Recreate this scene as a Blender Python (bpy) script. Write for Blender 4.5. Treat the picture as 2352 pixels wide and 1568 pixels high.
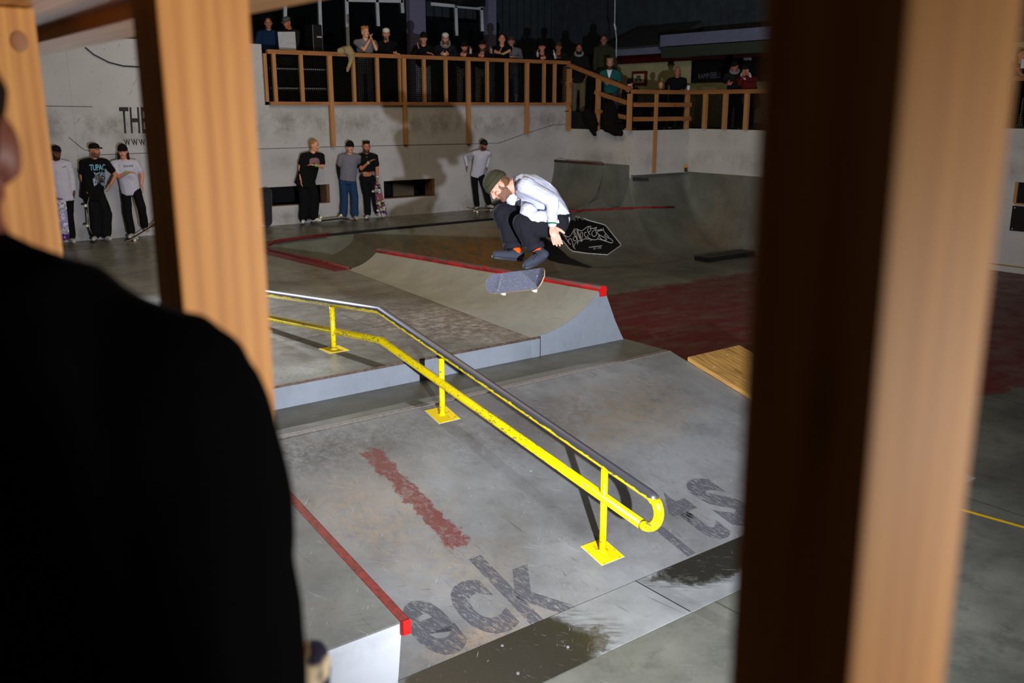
import bpy, bmesh, math, random
from mathutils import Vector, Matrix, noise
from mathutils.bvhtree import BVHTree
import numpy as np

for o in list(bpy.data.objects): bpy.data.objects.remove(o)
random.seed(7)
SC = bpy.context.scene
COL = SC.collection
V = Vector

# ------------------------------------------------------------------ camera
F = 2128.0; CX, CY = 1176.0, 784.0
TH = math.radians(14.2); H = 3.3
PSI = math.atan((4050 - CX) * math.cos(TH) / F)
fw = V((math.cos(PSI), math.sin(PSI), 0)); RT = V((math.sin(PSI), -math.cos(PSI), 0)); ZU = V((0, 0, 1))
DD = fw * math.cos(TH) - ZU * math.sin(TH)
UU = fw * math.sin(TH) + ZU * math.cos(TH)
C0 = V((0, 0, H))
def ray(px, py): return DD + RT * ((px - CX) / F) - UU * ((py - CY) / F)
def Pz(px, py, z=0):
    r = ray(px, py); return C0 + r * ((z - H) / r.z)
def Px(px, py, x):
    r = ray(px, py); return C0 + r * (x / r.x)
def Py(px, py, y):
    r = ray(px, py); return C0 + r * (y / r.y)
def Pd(px, py, d): return C0 + ray(px, py) * d
BS = .66 / (6.864 - 4.237)
def Pb(px, py):
    r = ray(px, py); t = (H + BS * 4.237) / (BS * r.y - r.z); return C0 + r * t

cam = bpy.data.cameras.new('camera'); cam.lens = F / 2352 * 36; cam.sensor_width = 36
cam.clip_start = .02; cam.clip_end = 200
co = bpy.data.objects.new('camera', cam); COL.objects.link(co)
M = Matrix.Identity(4)
for i in range(3):
    M[i][0] = RT[i]; M[i][1] = UU[i]; M[i][2] = -DD[i]; M[i][3] = C0[i]
co.matrix_world = M
cam.dof.use_dof = True; cam.dof.focus_distance = 8.7; cam.dof.aperture_fstop = 3.3
SC.camera = co
SC.view_settings.view_transform = 'Standard'; SC.view_settings.look = 'None'
SC.view_settings.gamma = 1; SC.view_settings.use_curve_mapping = False
SC.view_settings.exposure = 0.0

# ------------------------------------------------------------------ light
w = bpy.data.worlds.new('world'); SC.world = w; w.use_nodes = True
w.node_tree.nodes['Background'].inputs[0].default_value = (1.0, .86, .62, 1)
w.node_tree.nodes['Background'].inputs[1].default_value = .03
def spot(name, loc, target, power, size, blend, radius, color):
    l = bpy.data.lights.new(name, 'SPOT'); l.energy = power; l.spot_size = math.radians(size); l.spot_blend = blend
    l.shadow_soft_size = radius; l.color = color
    o = bpy.data.objects.new(name, l); COL.objects.link(o); o.location = loc
    o.rotation_euler = (V(target) - V(loc)).to_track_quat('-Z', 'Y').to_euler(); return o
def area(name, loc, target, power, sx, sy, color):
    l = bpy.data.lights.new(name, 'AREA'); l.shape = 'RECTANGLE'; l.energy = power; l.size = sx; l.size_y = sy; l.color = color
    o = bpy.data.objects.new(name, l); COL.objects.link(o); o.location = loc
    o.rotation_euler = (V(target) - V(loc)).to_track_quat('-Z', 'Y').to_euler(); return o
FL = V((1.62, -.12, 2.16))
spot('flash_light', FL, (7.9, 9.2, 2.2), 5300, 92, 1.0, .038, (.88, .92, 1.0))
spot('rear_flash_light', (3.75, 17.6, 5.4), (3.4, 6.6, .8), 7500, 40, .8, .06, (.85, .9, 1.0))
area('hall_lamp_light', (6.0, 11.0, 7.4), (6.5, 11.5, 0), 190, 5, 9, (1.0, .80, .52))
area('added_wall_fill_light', (6.5, 9.0, 7.6), (11.0, 18.5, 2.2), 200, 5, 2, (1.0, .82, .56))  # extra fill lamp added to lift the warm tone on the back wall
spot('added_spill_light', (2.2, -1.6, 2.6), (1.05, 1.25, 2.75), 500, 60, 1.0, .14, (1, .96, .9))  # separate lamp added to brighten the near posts, in place of flash spill

# ------------------------------------------------------------------ materials
def srgb(r, g, b):
    f = lambda c: (c / 255 / 12.92) if c / 255 <= .04045 else ((c / 255 + .055) / 1.055) ** 2.4
    return (f(r), f(g), f(b), 1)
class NT:
    def __init__(s, name):
        s.m = bpy.data.materials.new(name); s.m.use_nodes = True; s.t = s.m.node_tree
        s.b = s.t.nodes['Principled BSDF']; s.tc = None
    def n(s, t, **k):
        x = s.t.nodes.new(t)
        for a, v in k.items(): setattr(x, a, v)
        return x
    def l(s, a, b): s.t.links.new(a, b)
    def co(s):
        if not s.tc: s.tc = s.n('ShaderNodeTexCoord')
        return s.tc.outputs['Object']
    def mapping(s, scale=(1, 1, 1), rot=(0, 0, 0), loc=(0, 0, 0)):
        m = s.n('ShaderNodeMapping', vector_type='TEXTURE'); scale = tuple(1.0 / q for q in scale); m.inputs['Scale'].default_value = scale; m.inputs['Rotation'].default_value = rot; m.inputs['Location'].default_value = loc
        s.l(s.co(), m.inputs[0]); return m.outputs[0]
    def noise(s, scale=5, detail=4, rough=.6, vec=None, dist=0):
        x = s.n('ShaderNodeTexNoise'); x.inputs['Scale'].default_value = scale; x.inputs['Detail'].default_value = detail
        x.inputs['Roughness'].default_value = rough; x.inputs['Distortion'].default_value = dist
        s.l(vec if vec else s.co(), x.inputs['Vector']); return x.outputs[0]
    def ramp(s, v, a, b, lo=0.0, hi=1.0):
        x = s.n('ShaderNodeMapRange'); s.l(v, x.inputs[0])
        for i, q in zip((1, 2, 3, 4), (a, b, lo, hi)): x.inputs[i].default_value = q
        return x.outputs[0]
    def math(s, op, a, b=0.0):
        x = s.n('ShaderNodeMath', operation=op)
        for i, q in enumerate((a, b)):
            if isinstance(q, (int, float)): x.inputs[i].default_value = q
            else: s.l(q, x.inputs[i])
        return x.outputs[0]
    def mix(s, f, a, b):
        x = s.n('ShaderNodeMix', data_type='RGBA')
        for i, q in ((0, f), (6, a), (7, b)):
            if isinstance(q, (int, float)): x.inputs[i].default_value = q
            elif isinstance(q, tuple): x.inputs[i].default_value = q
            else: s.l(q, x.inputs[i])
        return x.outputs[2]
    def xyz(s):
        x = s.n('ShaderNodeSeparateXYZ'); s.l(s.co(), x.inputs[0]); return x.outputs
    def bump(s, h, strength=.2, dist=.01):
        x = s.n('ShaderNodeBump'); x.inputs['Strength'].default_value = strength; x.inputs['Distance'].default_value = dist
        s.l(h, x.inputs['Height']); s.l(x.outputs[0], s.b.inputs['Normal'])
    def out(s, col, rough=.6, spec=.5, metal=0.0):
        if isinstance(col, tuple): s.b.inputs['Base Color'].default_value = col
        else: s.l(col, s.b.inputs['Base Color'])
        if isinstance(rough, (int, float)): s.b.inputs['Roughness'].default_value = rough
        else: s.l(rough, s.b.inputs['Roughness'])
        s.b.inputs['Specular IOR Level'].default_value = spec
        if isinstance(metal, (int, float)): s.b.inputs['Metallic'].default_value = metal
        else: s.l(metal, s.b.inputs['Metallic'])
        return s.m
    def ellipse(s, c, r, ang=0.0, edge=.35, ns=4.0, amp=.6):
        """mask that is 1 inside a worn, noisy ellipse lying in world xy"""
        m = s.n('ShaderNodeMapping', vector_type='TEXTURE')
        m.inputs['Location'].default_value = (c[0], c[1], 0); m.inputs['Rotation'].default_value = (0, 0, ang)
        m.inputs['Scale'].default_value = (r[0], r[1], 1e4)
        s.l(s.co(), m.inputs[0])
        ln = s.n('ShaderNodeVectorMath', operation='LENGTH'); s.l(m.outputs[0], ln.inputs[0])
        v = s.math('ADD', ln.outputs['Value'], s.ramp(s.noise(ns, 6, .7), 0, 1, -amp, amp))
        return s.ramp(v, 1.0 - edge, 1.0 + edge * .3, 1, 0)
    def rect(s, x0, x1, y0, y1, edge=.02, ns=8, amp=.05):
        X, Y, Z = s.xyz(); nz = s.ramp(s.noise(ns, 6, .7), .3, .7, -amp, amp)
        X = s.math('ADD', X, nz); Y = s.math('ADD', Y, nz)
        a = s.ramp(X, x0, x0 + edge); b = s.ramp(X, x1 - edge, x1, 1, 0); c = s.ramp(Y, y0, y0 + edge); d = s.ramp(Y, y1 - edge, y1, 1, 0)
        return s.math('MULTIPLY', s.math('MULTIPLY', a, b), s.math('MULTIPLY', c, d))
def scratches(n, col, light, dark, k=1.0):
    for i, (ang, sc, c, th) in enumerate([(.45, (120, 6, 5), light, .70), (-.75, (140, 9, 5), light, .70), (1.2, (130, 7, 5), dark, .655),
                                          (-.25, (150, 9, 5), dark, .655), (.12, (60, 3.2, 5), dark, .665), (.9, (200, 3, 5), light, .705)]):
        v = n.noise(1.0, 2, .55, n.mapping(sc, (0, 0, ang), (i * 3.1, i, 0)), .6)
        g = n.ramp(n.noise(1.6, 2, .5, n.mapping((1, 1, 1), (0, 0, 0), (i * 7, 0, 0))), .4, .62)
        col = n.mix(n.math('MULTIPLY', n.math('MULTIPLY', n.ramp(v, th, th + .03), g), .5 * k), col, c)
    return col
def skatelite(name, base, dark=None, patches=(), rects=(), rough=.42, k=1.0, light=srgb(190, 190, 192), blotch=1.0):
    n = NT(name)
    dark = dark or tuple(c * .6 for c in base[:3]) + (1,)
    col = n.mix(n.ramp(n.noise(1.1, 6, .65), .38, .66, 0, blotch), base, dark)
    col = n.mix(n.ramp(n.noise(9, 5, .7), .55, .75, 0, .35), col, dark)
    for (c, r, a, color, st, ns) in patches:
        mk = n.ellipse(c, r, a, .8, ns, .9)
        col = n.mix(n.math('MULTIPLY', n.math('MULTIPLY', mk, n.ramp(n.noise(ns * 5, 5, .8), .38, .58)), st), col, color)
    for (x0, x1, y0, y1, color, st) in rects:
        mk = n.rect(x0, x1, y0, y1)
        col = n.mix(n.math('MULTIPLY', n.math('MULTIPLY', mk, n.ramp(n.noise(14, 6, .8), .36, .5, .35, 1)), st), col, color)
    col = scratches(n, col, light, srgb(45, 45, 46), k)
    spk = n.n('ShaderNodeTexVoronoi'); spk.inputs['Scale'].default_value = 2.2; n.l(n.co(), spk.inputs[0])
    col = n.mix(n.ramp(spk.outputs['Distance'], .012, .03, .5, 0), col, light)
    n.bump(n.noise(40, 4, .6), .05, .004)
    return n.out(col, n.ramp(n.noise(5, 4), .3, .7, rough - .07, rough + .15), .45)
def plain(name, c, rough=.6, spec=.5, metal=0.0, var=.12, ns=20, bump=0):
    n = NT(name); d = tuple(x * (1 - var * 2.2) for x in c[:3]) + (1,)
    col = n.mix(n.ramp(n.noise(ns, 5, .65), .35, .7), c, d)
    if bump: n.bump(n.noise(ns * 3, 4), bump, .01)
    return n.out(col, rough, spec, metal)
def cloth(name, c, ns=14): 
    n = NT(name); d = tuple(x * .88 for x in c[:3]) + (1,)
    col = n.mix(n.ramp(n.noise(ns * 2, 4, .6), .35, .7), c, d)
    n.bump(n.noise(220, 3, .6), .12, .004)
    return n.out(col, .92, .15)
def wood(name, c, grain='z', dark=None, rough=.6, scale=1.0, ring=1.0):
    n = NT(name); dark = dark or tuple(x * .55 for x in c[:3]) + (1,)
    s = {'z': (22, 22, .9), 'x': (.9, 22, 22), 'y': (22, .9, 22)}[grain]
    s = tuple(q * scale for q in s)
    v = n.noise(1.0, 5, .6, n.mapping(s), 1.0)
    wv = n.n('ShaderNodeTexWave', wave_type='BANDS', bands_direction='X'); wv.inputs['Scale'].default_value = .7 * ring
    wv.inputs['Distortion'].default_value = 7; wv.inputs['Detail'].default_value = 2; wv.inputs['Detail Scale'].default_value = .7
    n.l(n.mapping(tuple(q * .5 for q in s)), wv.inputs[0])
    f = n.math('MULTIPLY', n.ramp(v, .35, .7), .6); f = n.math('ADD', f, n.math('MULTIPLY', wv.outputs[1], .35))
    col = n.mix(f, c, dark)
    kn = n.n('ShaderNodeTexVoronoi'); kn.inputs['Scale'].default_value = 1.0
    n.l(n.mapping(tuple(7 * scale if q > 10 * scale else 1.6 * scale for q in s)), kn.inputs[0])
    col = n.mix(n.ramp(kn.outputs['Distance'], .05, .13, .7, 0), col, tuple(x * .25 for x in c[:3]) + (1,))
    n.bump(v, .12, .004)
    return n.out(col, rough, .35)

M_ = {}
G = srgb(118, 119, 119)
TAN = srgb(146, 130, 108)
M_['bank'] = skatelite('bank_surface', srgb(124, 125, 126), srgb(86, 84, 82),
    patches=[((5.9, 6.05), (1.0, .55), .2, TAN, .75, 2.0), ((3.0, 5.75), (.75, .6), .3, srgb(142, 124, 102), .6, 2.5),
             ((3.3, 4.9), (.5, .35), -.4, srgb(142, 126, 104), .45, 3.0), ((3.15, 4.32), (.6, .12), 0, srgb(160, 132, 96), .5, 5), ((2.9, 6.6), (1.2, .35), 0, srgb(66, 62, 60), .85, 3.0), ((5.2, 6.2), (1.4, .5), 0, srgb(80, 74, 70), .7, 2.0)],
    rects=[(3.34, 3.53, 5.10, 6.46, srgb(98, 40, 38), .9)], blotch=.8)
M_['deck'] = skatelite('deck_surface', srgb(104, 102, 90), srgb(80, 78, 70), k=.5, rough=.34, blotch=.6)
M_['plat'] = skatelite('platform_surface', srgb(118, 118, 108), srgb(88, 84, 76),
    patches=[((5.9, 8.6), (.8, 1.3), .35, srgb(176, 162, 148), .75, 2.2), ((5.4, 9.0), (1.5, 2.2), .2, srgb(84, 72, 66), .85, 1.6), ((3.6, 7.9), (.5, .3), 0, srgb(190, 190, 185), .5, 7)], rough=.3)
M_['quarter'] = skatelite('quarter_surface', srgb(144, 143, 134), srgb(118, 116, 110), patches=[((6.8, 11.6), (.5, 1.1), 0, srgb(74, 72, 68), .7, 2)], k=.7, blotch=.6)
M_['side'] = skatelite('painted_side', srgb(128, 134, 143), srgb(110, 115, 124), k=.45, rough=.55, blotch=.7)
M_['bowl'] = skatelite('bowl_surface', srgb(104, 106, 98), srgb(82, 82, 74),
    patches=[((11.3, 15.5), (1.9, 1.1), 0, srgb(150, 104, 48), .9, 1.2), ((17.2, 14.7), (.7, .8), 0, srgb(140, 104, 70), .5, 2.2), ((14.6, 14.3), (.5, .25), 0, srgb(120, 92, 60), .5, 2), ((15.0, 17.4), (.4, .6), 0, srgb(112, 84, 58), .5, 2)], k=.35, rough=.45)
def floor_mat():
    n = NT('concrete_floor')
    col = n.mix(n.ramp(n.noise(.8, 6, .6), .35, .68), srgb(112, 112, 102), srgb(74, 74, 68))
    col = n.mix(n.ramp(n.noise(5, 6, .75), .5, .72, 0, .6), col, srgb(60, 60, 56))
    X, Y, Z = n.xyz()
    # red painted floor: right of the ramps; edges measured on the ground
    nz = n.ramp(n.noise(2.5, 4, .6), .3, .7, -.12, .12)
    # boundary A through (11.33,11.94)-(15.18,12.13); boundary B through (10.69,4.93)-(11.47,4.78)
    a = n.ramp(n.math('ADD', n.math('SUBTRACT', 12.05, Y), nz), -.05, .12)
    b = n.ramp(n.math('ADD', n.math('SUBTRACT', Y, n.math('SUBTRACT', 6.98, n.math('MULTIPLY', X, .192))), nz), -.03, .05)
    c = n.ramp(n.math('SUBTRACT', X, 7.3), 0, .2)
    red = n.math('MULTIPLY', n.math('MULTIPLY', a, b), c)
    worn = n.ramp(n.noise(1.2, 6, .75, n.mapping((1, 2.2, 1))), .44, .68, 1, .45)
    col = n.mix(n.math('MULTIPLY', red, worn), col, srgb(92, 24, 24))
    # yellow line, from (7.42,3.45) to (7.49,2.97) and on
    d = n.math('ABSOLUTE', n.math('SUBTRACT', n.math('SUBTRACT', X, 7.42), n.math('MULTIPLY', n.math('SUBTRACT', 3.45, Y), .146)))
    yl = n.math('MULTIPLY', n.ramp(d, .018, .026, 1, 0), n.ramp(Y, 3.9, 4.0, 1, 0))
    col = n.mix(yl, col, srgb(214, 170, 10))
    j = n.ramp(n.math('ABSOLUTE', n.math('SUBTRACT', n.math('MODULO', n.math('ADD', X, 40.3), 3.1), 1.5)), .006, .012, 1, 0)
    col = n.mix(n.math('MULTIPLY', j, .6), col, srgb(40, 40, 38))
    col = scratches(n, col, srgb(170, 170, 165), srgb(50, 50, 48), .5)
    n.bump(n.noise(25, 5, .7), .1, .006)
    return n.out(col, n.ramp(n.noise(3, 5), .3, .7, .35, .6), .4)
M_['floor'] = floor_mat()
def slab_mat():
    n = NT('metal_transition_plate')
    col = n.mix(n.ramp(n.noise(2, 5), .35, .7), srgb(140, 142, 142), srgb(112, 114, 114))
    m = n.math('MAXIMUM', n.ellipse((3.0, 3.98), (.82, .5), 0, .28, 3.5, .38), n.ellipse((5.15, 4.15), (.75, .33), 0, .3, 4, .5))
    nz = n.ramp(n.noise(1.0, 4, .7, n.mapping((30, 4, 10), (0, 0, .9))), .45, .6)
    m = n.math('MULTIPLY', m, n.math('MAXIMUM', n.ramp(m, .55, .75), nz))
    col = n.mix(m, col, srgb(40, 38, 32))
    col = scratches(n, col, srgb(200, 202, 205), srgb(60, 60, 60), 1.0)
    return n.out(col, n.math('SUBTRACT', .5, n.math('MULTIPLY', m, .22)), .5)
M_['slab'] = slab_mat()
def wall_mat(name, base, smud, zb):
    n = NT(name)
    col = n.mix(n.ramp(n.noise(.7, 5, .6), .35, .7), base, tuple(c * .86 for c in base[:3]) + (1,))
    X, Y, Z = n.xyz()
    for (zc, zr, st) in zb:
        band = n.ramp(n.math('ABSOLUTE', n.math('SUBTRACT', Z, zc)), zr * .2, zr, 1, 0)
        m = n.math('MULTIPLY', band, n.ramp(n.noise(1.3, 7, .75, n.mapping((1, 1, .8))), .42, .68))
        col = n.mix(n.math('MULTIPLY', m, st), col, smud)
    sp = n.ramp(n.noise(16, 3, .6, n.mapping((1, 1, .35), (0, .5, 0))), .70, .735, 0, .55)
    col = n.mix(sp, col, smud)
    s2 = n.noise(1.0, 3, .6, n.mapping((25, 25, 3), (0, .6, 0)), .5)
    col = n.mix(n.ramp(s2, .66, .70, 0, .35), col, smud)
    j = n.ramp(n.math('ABSOLUTE', n.math('SUBTRACT', n.math('MODULO', n.math('ADD', n.math('ADD', X, Y), 20.0), 2.44), 1.2)), .003, .006, .28, 0)
    col = n.mix(j, col, smud)
    n.bump(n.noise(30, 4, .6), .06, .004)
    return n.out(col, .62, .3)
M_['wall'] = wall_mat('white_painted_ply_wall', srgb(180, 178, 180), srgb(92, 88, 76), [(2.95, .42, .8), (1.0, .22, .7), (2.2, .3, .3)])
M_['wall2'] = wall_mat('white_painted_ply_wall_upper', srgb(192, 188, 184), srgb(92, 86, 72), [(2.05, .3, .5), (2.6, .3, .3)])
M_['hub'] = wall_mat('white_painted_ledge_side', srgb(176, 178, 182), srgb(110, 110, 110), [(.42, .12, .5)])
M_['pine'] = wood('pine_railing', srgb(182, 130, 80), 'z')
M_['pinex'] = wood('pine_rail_long', srgb(164, 108, 62), 'x')
M_['piney'] = wood('pine_rail_deep', srgb(158, 104, 60), 'y')
M_['fpost'] = wood('foreground_pine', srgb(218, 156, 84), 'z', srgb(170, 104, 44), .55, 1.4, 1.2)
M_['fbeam'] = wood('foreground_pine_beam', srgb(226, 172, 104), 'y', srgb(180, 120, 60), .45, 1.4, 1.2)
M_['ply'] = wood('bare_plywood', srgb(196, 152, 84), 'y', srgb(130, 92, 44), .6, .6)
M_['red'] = plain('red_painted_steel', srgb(205, 26, 24), .35, .5, 0, .12, 12)
def redworn():
    n = NT('worn_red_coping')
    col = n.mix(n.ramp(n.noise(1, 5, .7, n.mapping((14, 3, 14))), .45, .62), srgb(190, 26, 26), srgb(96, 30, 30))
    N = n.n('ShaderNodeNewGeometry'); S = n.n('ShaderNodeSeparateXYZ'); n.l(N.outputs['Normal'], S.inputs[0])
    wz = n.math('MULTIPLY', n.ramp(S.outputs[2], .35, .75), n.ramp(n.noise(6, 5, .7), .3, .5))
    col = n.mix(wz, col, srgb(92, 78, 80))
    return n.out(col, .35, .5)
M_['redworn'] = redworn()
M_['deepred'] = plain('dark_red_ledge_edge', srgb(128, 26, 32), .3, .5, 0, .35, 30)
M_['poolred'] = plain('faded_red_pool_edge', srgb(110, 34, 36), .5, .4, 0, .3, 14)
def yellow(top_worn):
    n = NT('worn_top_yellow_pipe' if top_worn else 'chipped_yellow_pipe')
    col = srgb(240, 214, 0)
    v = n.noise(1.0, 5, .75, n.mapping((95, 38, 95)), .4)
    chips = n.ramp(v, .555, .575)
    big = n.ramp(n.noise(2.4, 4, .6), .42, .62)
    chips = n.math('MULTIPLY', chips, big)
    met = 0.0
    col = n.mix(chips, col, srgb(52, 56, 36))
    col = n.mix(n.ramp(n.noise(1.0, 4, .7, n.mapping((40, 12, 40), (0, 0, 0), (5, 2, 1)), .5), .60, .63, 0, .8), col, srgb(60, 70, 90))
    rough = .28
    if top_worn:
        N = n.n('ShaderNodeNewGeometry'); S = n.n('ShaderNodeSeparateXYZ'); n.l(N.outputs['Normal'], S.inputs[0])
        wz = n.math('ADD', S.outputs[2], n.ramp(n.noise(1.0, 5, .75, n.mapping((30, 10, 30))), .3, .7, -.22, .22))
        f = n.ramp(wz, -.04, .08)
        col = n.mix(f, col, srgb(112, 110, 118)); met = n.math('MULTIPLY', f, .75); rough = .34
    return n.out(col, rough, .5, met)
M_['yel'] = yellow(False); M_['yeltop'] = yellow(True)
def darkplate():
    n = NT('yellow_base_plate')
    col = n.mix(n.ramp(n.noise(22, 5, .8), .60, .63), srgb(222, 190, 10), srgb(60, 54, 30)); return n.out(col, .4, .4)
M_['plate'] = darkplate()
M_['black'] = plain('black_vinyl', srgb(14, 14, 15), .5, .3)
M_['whiteline'] = plain('white_line_paint', srgb(235, 235, 240), .6)
M_['darkwall'] = plain('dark_corrugated_wall', srgb(62, 70, 78), .7, .2, 0, .2, 3)
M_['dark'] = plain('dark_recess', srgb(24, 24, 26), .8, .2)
M_['frame'] = plain('white_window_frame', srgb(215, 220, 232), .5)
M_['glass'] = NT('dark_window_glass').out(srgb(10, 14, 16), .12, .5)
M_['steelmesh'] = plain('dark_steel_mesh', srgb(9, 9, 8), .8, .1)
M_['mdark'] = plain('black_metal', srgb(18, 18, 20), .4, .5)
M_['silver'] = plain('silver_plastic', srgb(178, 180, 188), .4, .5)
M_['cream'] = plain('cream_lounge_wall', srgb(172, 166, 126), .7, .2, 0, .1, 2)
M_['fascia'] = plain('pale_blue_fascia', srgb(112, 118, 144), .6, .3, 0, .1, 3)
M_['greyroof'] = plain('grey_canopy', srgb(62, 61, 63), .8, .2, 0, .1, 3)
M_['maroon'] = plain('maroon_lintel', srgb(70, 12, 12), .6, .2)
M_['eye'] = plain('eye', srgb(24, 18, 16), .3)
M_['lip'] = plain('lip', srgb(150, 82, 76), .5)
M_['inkblack'] = plain('black_lettering', srgb(22, 22, 22), .7)
def wornpaint():
    n = NT('worn_lettering_paint'); n.out(srgb(78, 77, 84), .6, .3)
    v = n.noise(1.0, 6, .8, n.mapping((55, 16, 20), (0, 0, .3)), .6)
    big = n.ramp(n.noise(2.2, 4, .6), .3, .62, .62, .34)
    a = n.math('GREATER_THAN', n.math('ADD', v, 0.0), n.math('SUBTRACT', big, .02))
    n.l(n.math('MULTIPLY', n.ramp(v, .42, .54), .85), n.b.inputs['Alpha'])
    return n.m
M_['wornpaint'] = wornpaint()
_cm = {}
def CL(r, g, b):
    k = (r, g, b)
    if k not in _cm: _cm[k] = cloth('cloth_%02x%02x%02x' % k, srgb(*k))
    return _cm[k]
_sk = {}
def SKIN(r, g, b):
    k = (r, g, b)
    if k not in _sk:
        n = NT('skin_%02x%02x%02x' % k)
        col = n.mix(n.ramp(n.noise(22, 4, .6), .35, .7), srgb(*k), tuple(c * f for c, f in zip(srgb(*k)[:3], (.88, .7, .66))) + (1,))
        n.b.inputs['Subsurface Weight'].default_value = 0
        _sk[k] = n.out(col, .5, .4)
    return _sk[k]

# ------------------------------------------------------------------ mesh helpers
def link(name, me, mat=None, parent=None, smooth=False):
    if mat is not None:
        me.materials.clear(); me.materials.append(mat)
    if smooth:
        for p in me.polygons: p.use_smooth = True
    o = bpy.data.objects.new(name, me); COL.objects.link(o)
    if parent: o.parent = parent
    return o
def tag(o, label=None, cat=None, group=None, kind=None):
    if label: o['label'] = label
    if cat: o['category'] = cat
    if group: o['group'] = group
    if kind: o['kind'] = kind
    return o
def empty(name, loc=(0, 0, 0), rz=0.0, label=None, cat=None, group=None):
    o = bpy.data.objects.new(name, None); COL.objects.link(o); o.location = loc; o.rotation_euler = (0, 0, rz); o.empty_display_size = .1
    return tag(o, label, cat, group)
class MB:
    def __init__(s): s.v = []; s.f = []
    def add(s, vs, fs):
        b = len(s.v); s.v += [V(p) for p in vs]; s.f += [tuple(b + i for i in f) for f in fs]; return s
    def box(s, lo, hi):
        x0, y0, z0 = lo; x1, y1, z1 = hi
        return s.hexa([(x0, y0, z0), (x1, y0, z0), (x1, y1, z0), (x0, y1, z0), (x0, y0, z1), (x1, y0, z1), (x1, y1, z1), (x0, y1, z1)])
    def hexa(s, p):
        return s.add(p, [(0, 3, 2, 1), (4, 5, 6, 7), (0, 1, 5, 4), (1, 2, 6, 5), (2, 3, 7, 6), (3, 0, 4, 7)])
    def obox(s, c, ax, ay, az):
        c = V(c); ax = V(ax); ay = V(ay); az = V(az)
        P = [c - ax - ay - az, c + ax - ay - az, c + ax + ay - az, c - ax + ay - az, c - ax - ay + az, c + ax - ay + az, c + ax + ay + az, c - ax + ay + az]
        return s.hexa(P)
    def bar(s, a, b, w, h, up=(0, 0, 1)):
        a = V(a); b = V(b); d = (b - a).normalized(); up = V(up)
        if abs(d.dot(up)) > .99: up = V((0, 1, 0))
        sd = d.cross(up).normalized(); u = sd.cross(d)
        return s.obox((a + b) / 2, d * ((b - a).length / 2), sd * w / 2, u * h / 2)
    def tube(s, pts, r, seg=12, cap=True, rr=None):
        pts = [V(p) for p in pts]; n = len(pts); rings = []
        prev = None
        for i, p in enumerate(pts):
            t = ((pts[min(i + 1, n - 1)] - p).normalized() + (p - pts[max(i - 1, 0)]).normalized())
            if t.length < 1e-6: t = V((0, 0, 1))
            t.normalize()
            if prev is None:
                u = V((0, 0, 1)) if abs(t.z) < .9 else V((1, 0, 0))
                u = (u - t * u.dot(t)).normalized()
            else: u = (prev - t * prev.dot(t)).normalized()
            prev = u; w_ = t.cross(u); R = rr[i] if rr else r
            rings.append([p + (u * math.cos(2 * math.pi * k / seg) + w_ * math.sin(2 * math.pi * k / seg)) * R for k in range(seg)])
        fs = []
        for i in range(n - 1):
            for k in range(seg):
                k2 = (k + 1) % seg; fs.append((i * seg + k, i * seg + k2, (i + 1) * seg + k2, (i + 1) * seg + k))
        vs = [q for r_ in rings for q in r_]
        if cap: fs += [tuple(range(seg - 1, -1, -1)), tuple(range((n - 1) * seg, n * seg))]
        return s.add(vs, fs)
    def loft(s, rings, cap=True):
        n = len(rings); m = len(rings[0]); fs = []
        for i in range(n - 1):
            for k in range(m): fs.append((i * m + k, i * m + (k + 1) % m, (i + 1) * m + (k + 1) % m, (i + 1) * m + k))
        if cap: fs += [tuple(range(m - 1, -1, -1)), tuple(range((n - 1) * m, n * m))]
        return s.add([q for r_ in rings for q in r_], fs)
    def ell(s, c, r, A=None, seg=14, rings=9):
        c = V(c); A = A or Matrix.Identity(3); vs = []; fs = []
        vs.append(c + A @ V((0, 0, r[2])))
        for i in range(1, rings):
            a = math.pi * i / rings
            for k in range(seg):
                b = 2 * math.pi * k / seg
                vs.append(c + A @ V((r[0] * math.sin(a) * math.cos(b), r[1] * math.sin(a) * math.sin(b), r[2] * math.cos(a))))
        vs.append(c - A @ V((0, 0, r[2])))
        for k in range(seg): fs.append((0, 1 + k, 1 + (k + 1) % seg))
        for i in range(rings - 2):
            for k in range(seg):
                a = 1 + i * seg; fs.append((a + k, a + seg + k, a + seg + (k + 1) % seg, a + (k + 1) % seg))
        a = 1 + (rings - 2) * seg
        for k in range(seg): fs.append((a + k, len(vs) - 1, a + (k + 1) % seg))
        return s.add(vs, fs)
    def cap(s, a, b, ra, rb, seg=12):
        """tapered capsule"""
        a = V(a); b = V(b); d = b - a; L = d.length
        if L < 1e-5: return s.ell(a, (ra, ra, ra))
        d.normalize(); u = V((0, 0, 1)) if abs(d.z) < .9 else V((1, 0, 0)); u = (u - d * u.dot(d)).normalized(); w_ = d.cross(u)
        rings = []
        for th in (80, 55, 30, 0): rings.append((a - d * ra * math.sin(math.radians(th)), ra * math.cos(math.radians(th))))
        for th in (0, 30, 55, 80): rings.append((b + d * rb * math.sin(math.radians(th)), rb * math.cos(math.radians(th))))
        R = [[c + (u * math.cos(2 * math.pi * k / seg) + w_ * math.sin(2 * math.pi * k / seg)) * r for k in range(seg)] for c, r in rings]
        return s.loft(R)
    def mesh(s, name='m', clean=True):
        me = bpy.data.meshes.new(name); me.from_pydata([tuple(v) for v in s.v], [], s.f); me.update()
        if clean:
            bm = bmesh.new(); bm.from_mesh(me); bmesh.ops.recalc_face_normals(bm, faces=bm.faces); bm.to_mesh(me); bm.free()
        return me
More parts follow.
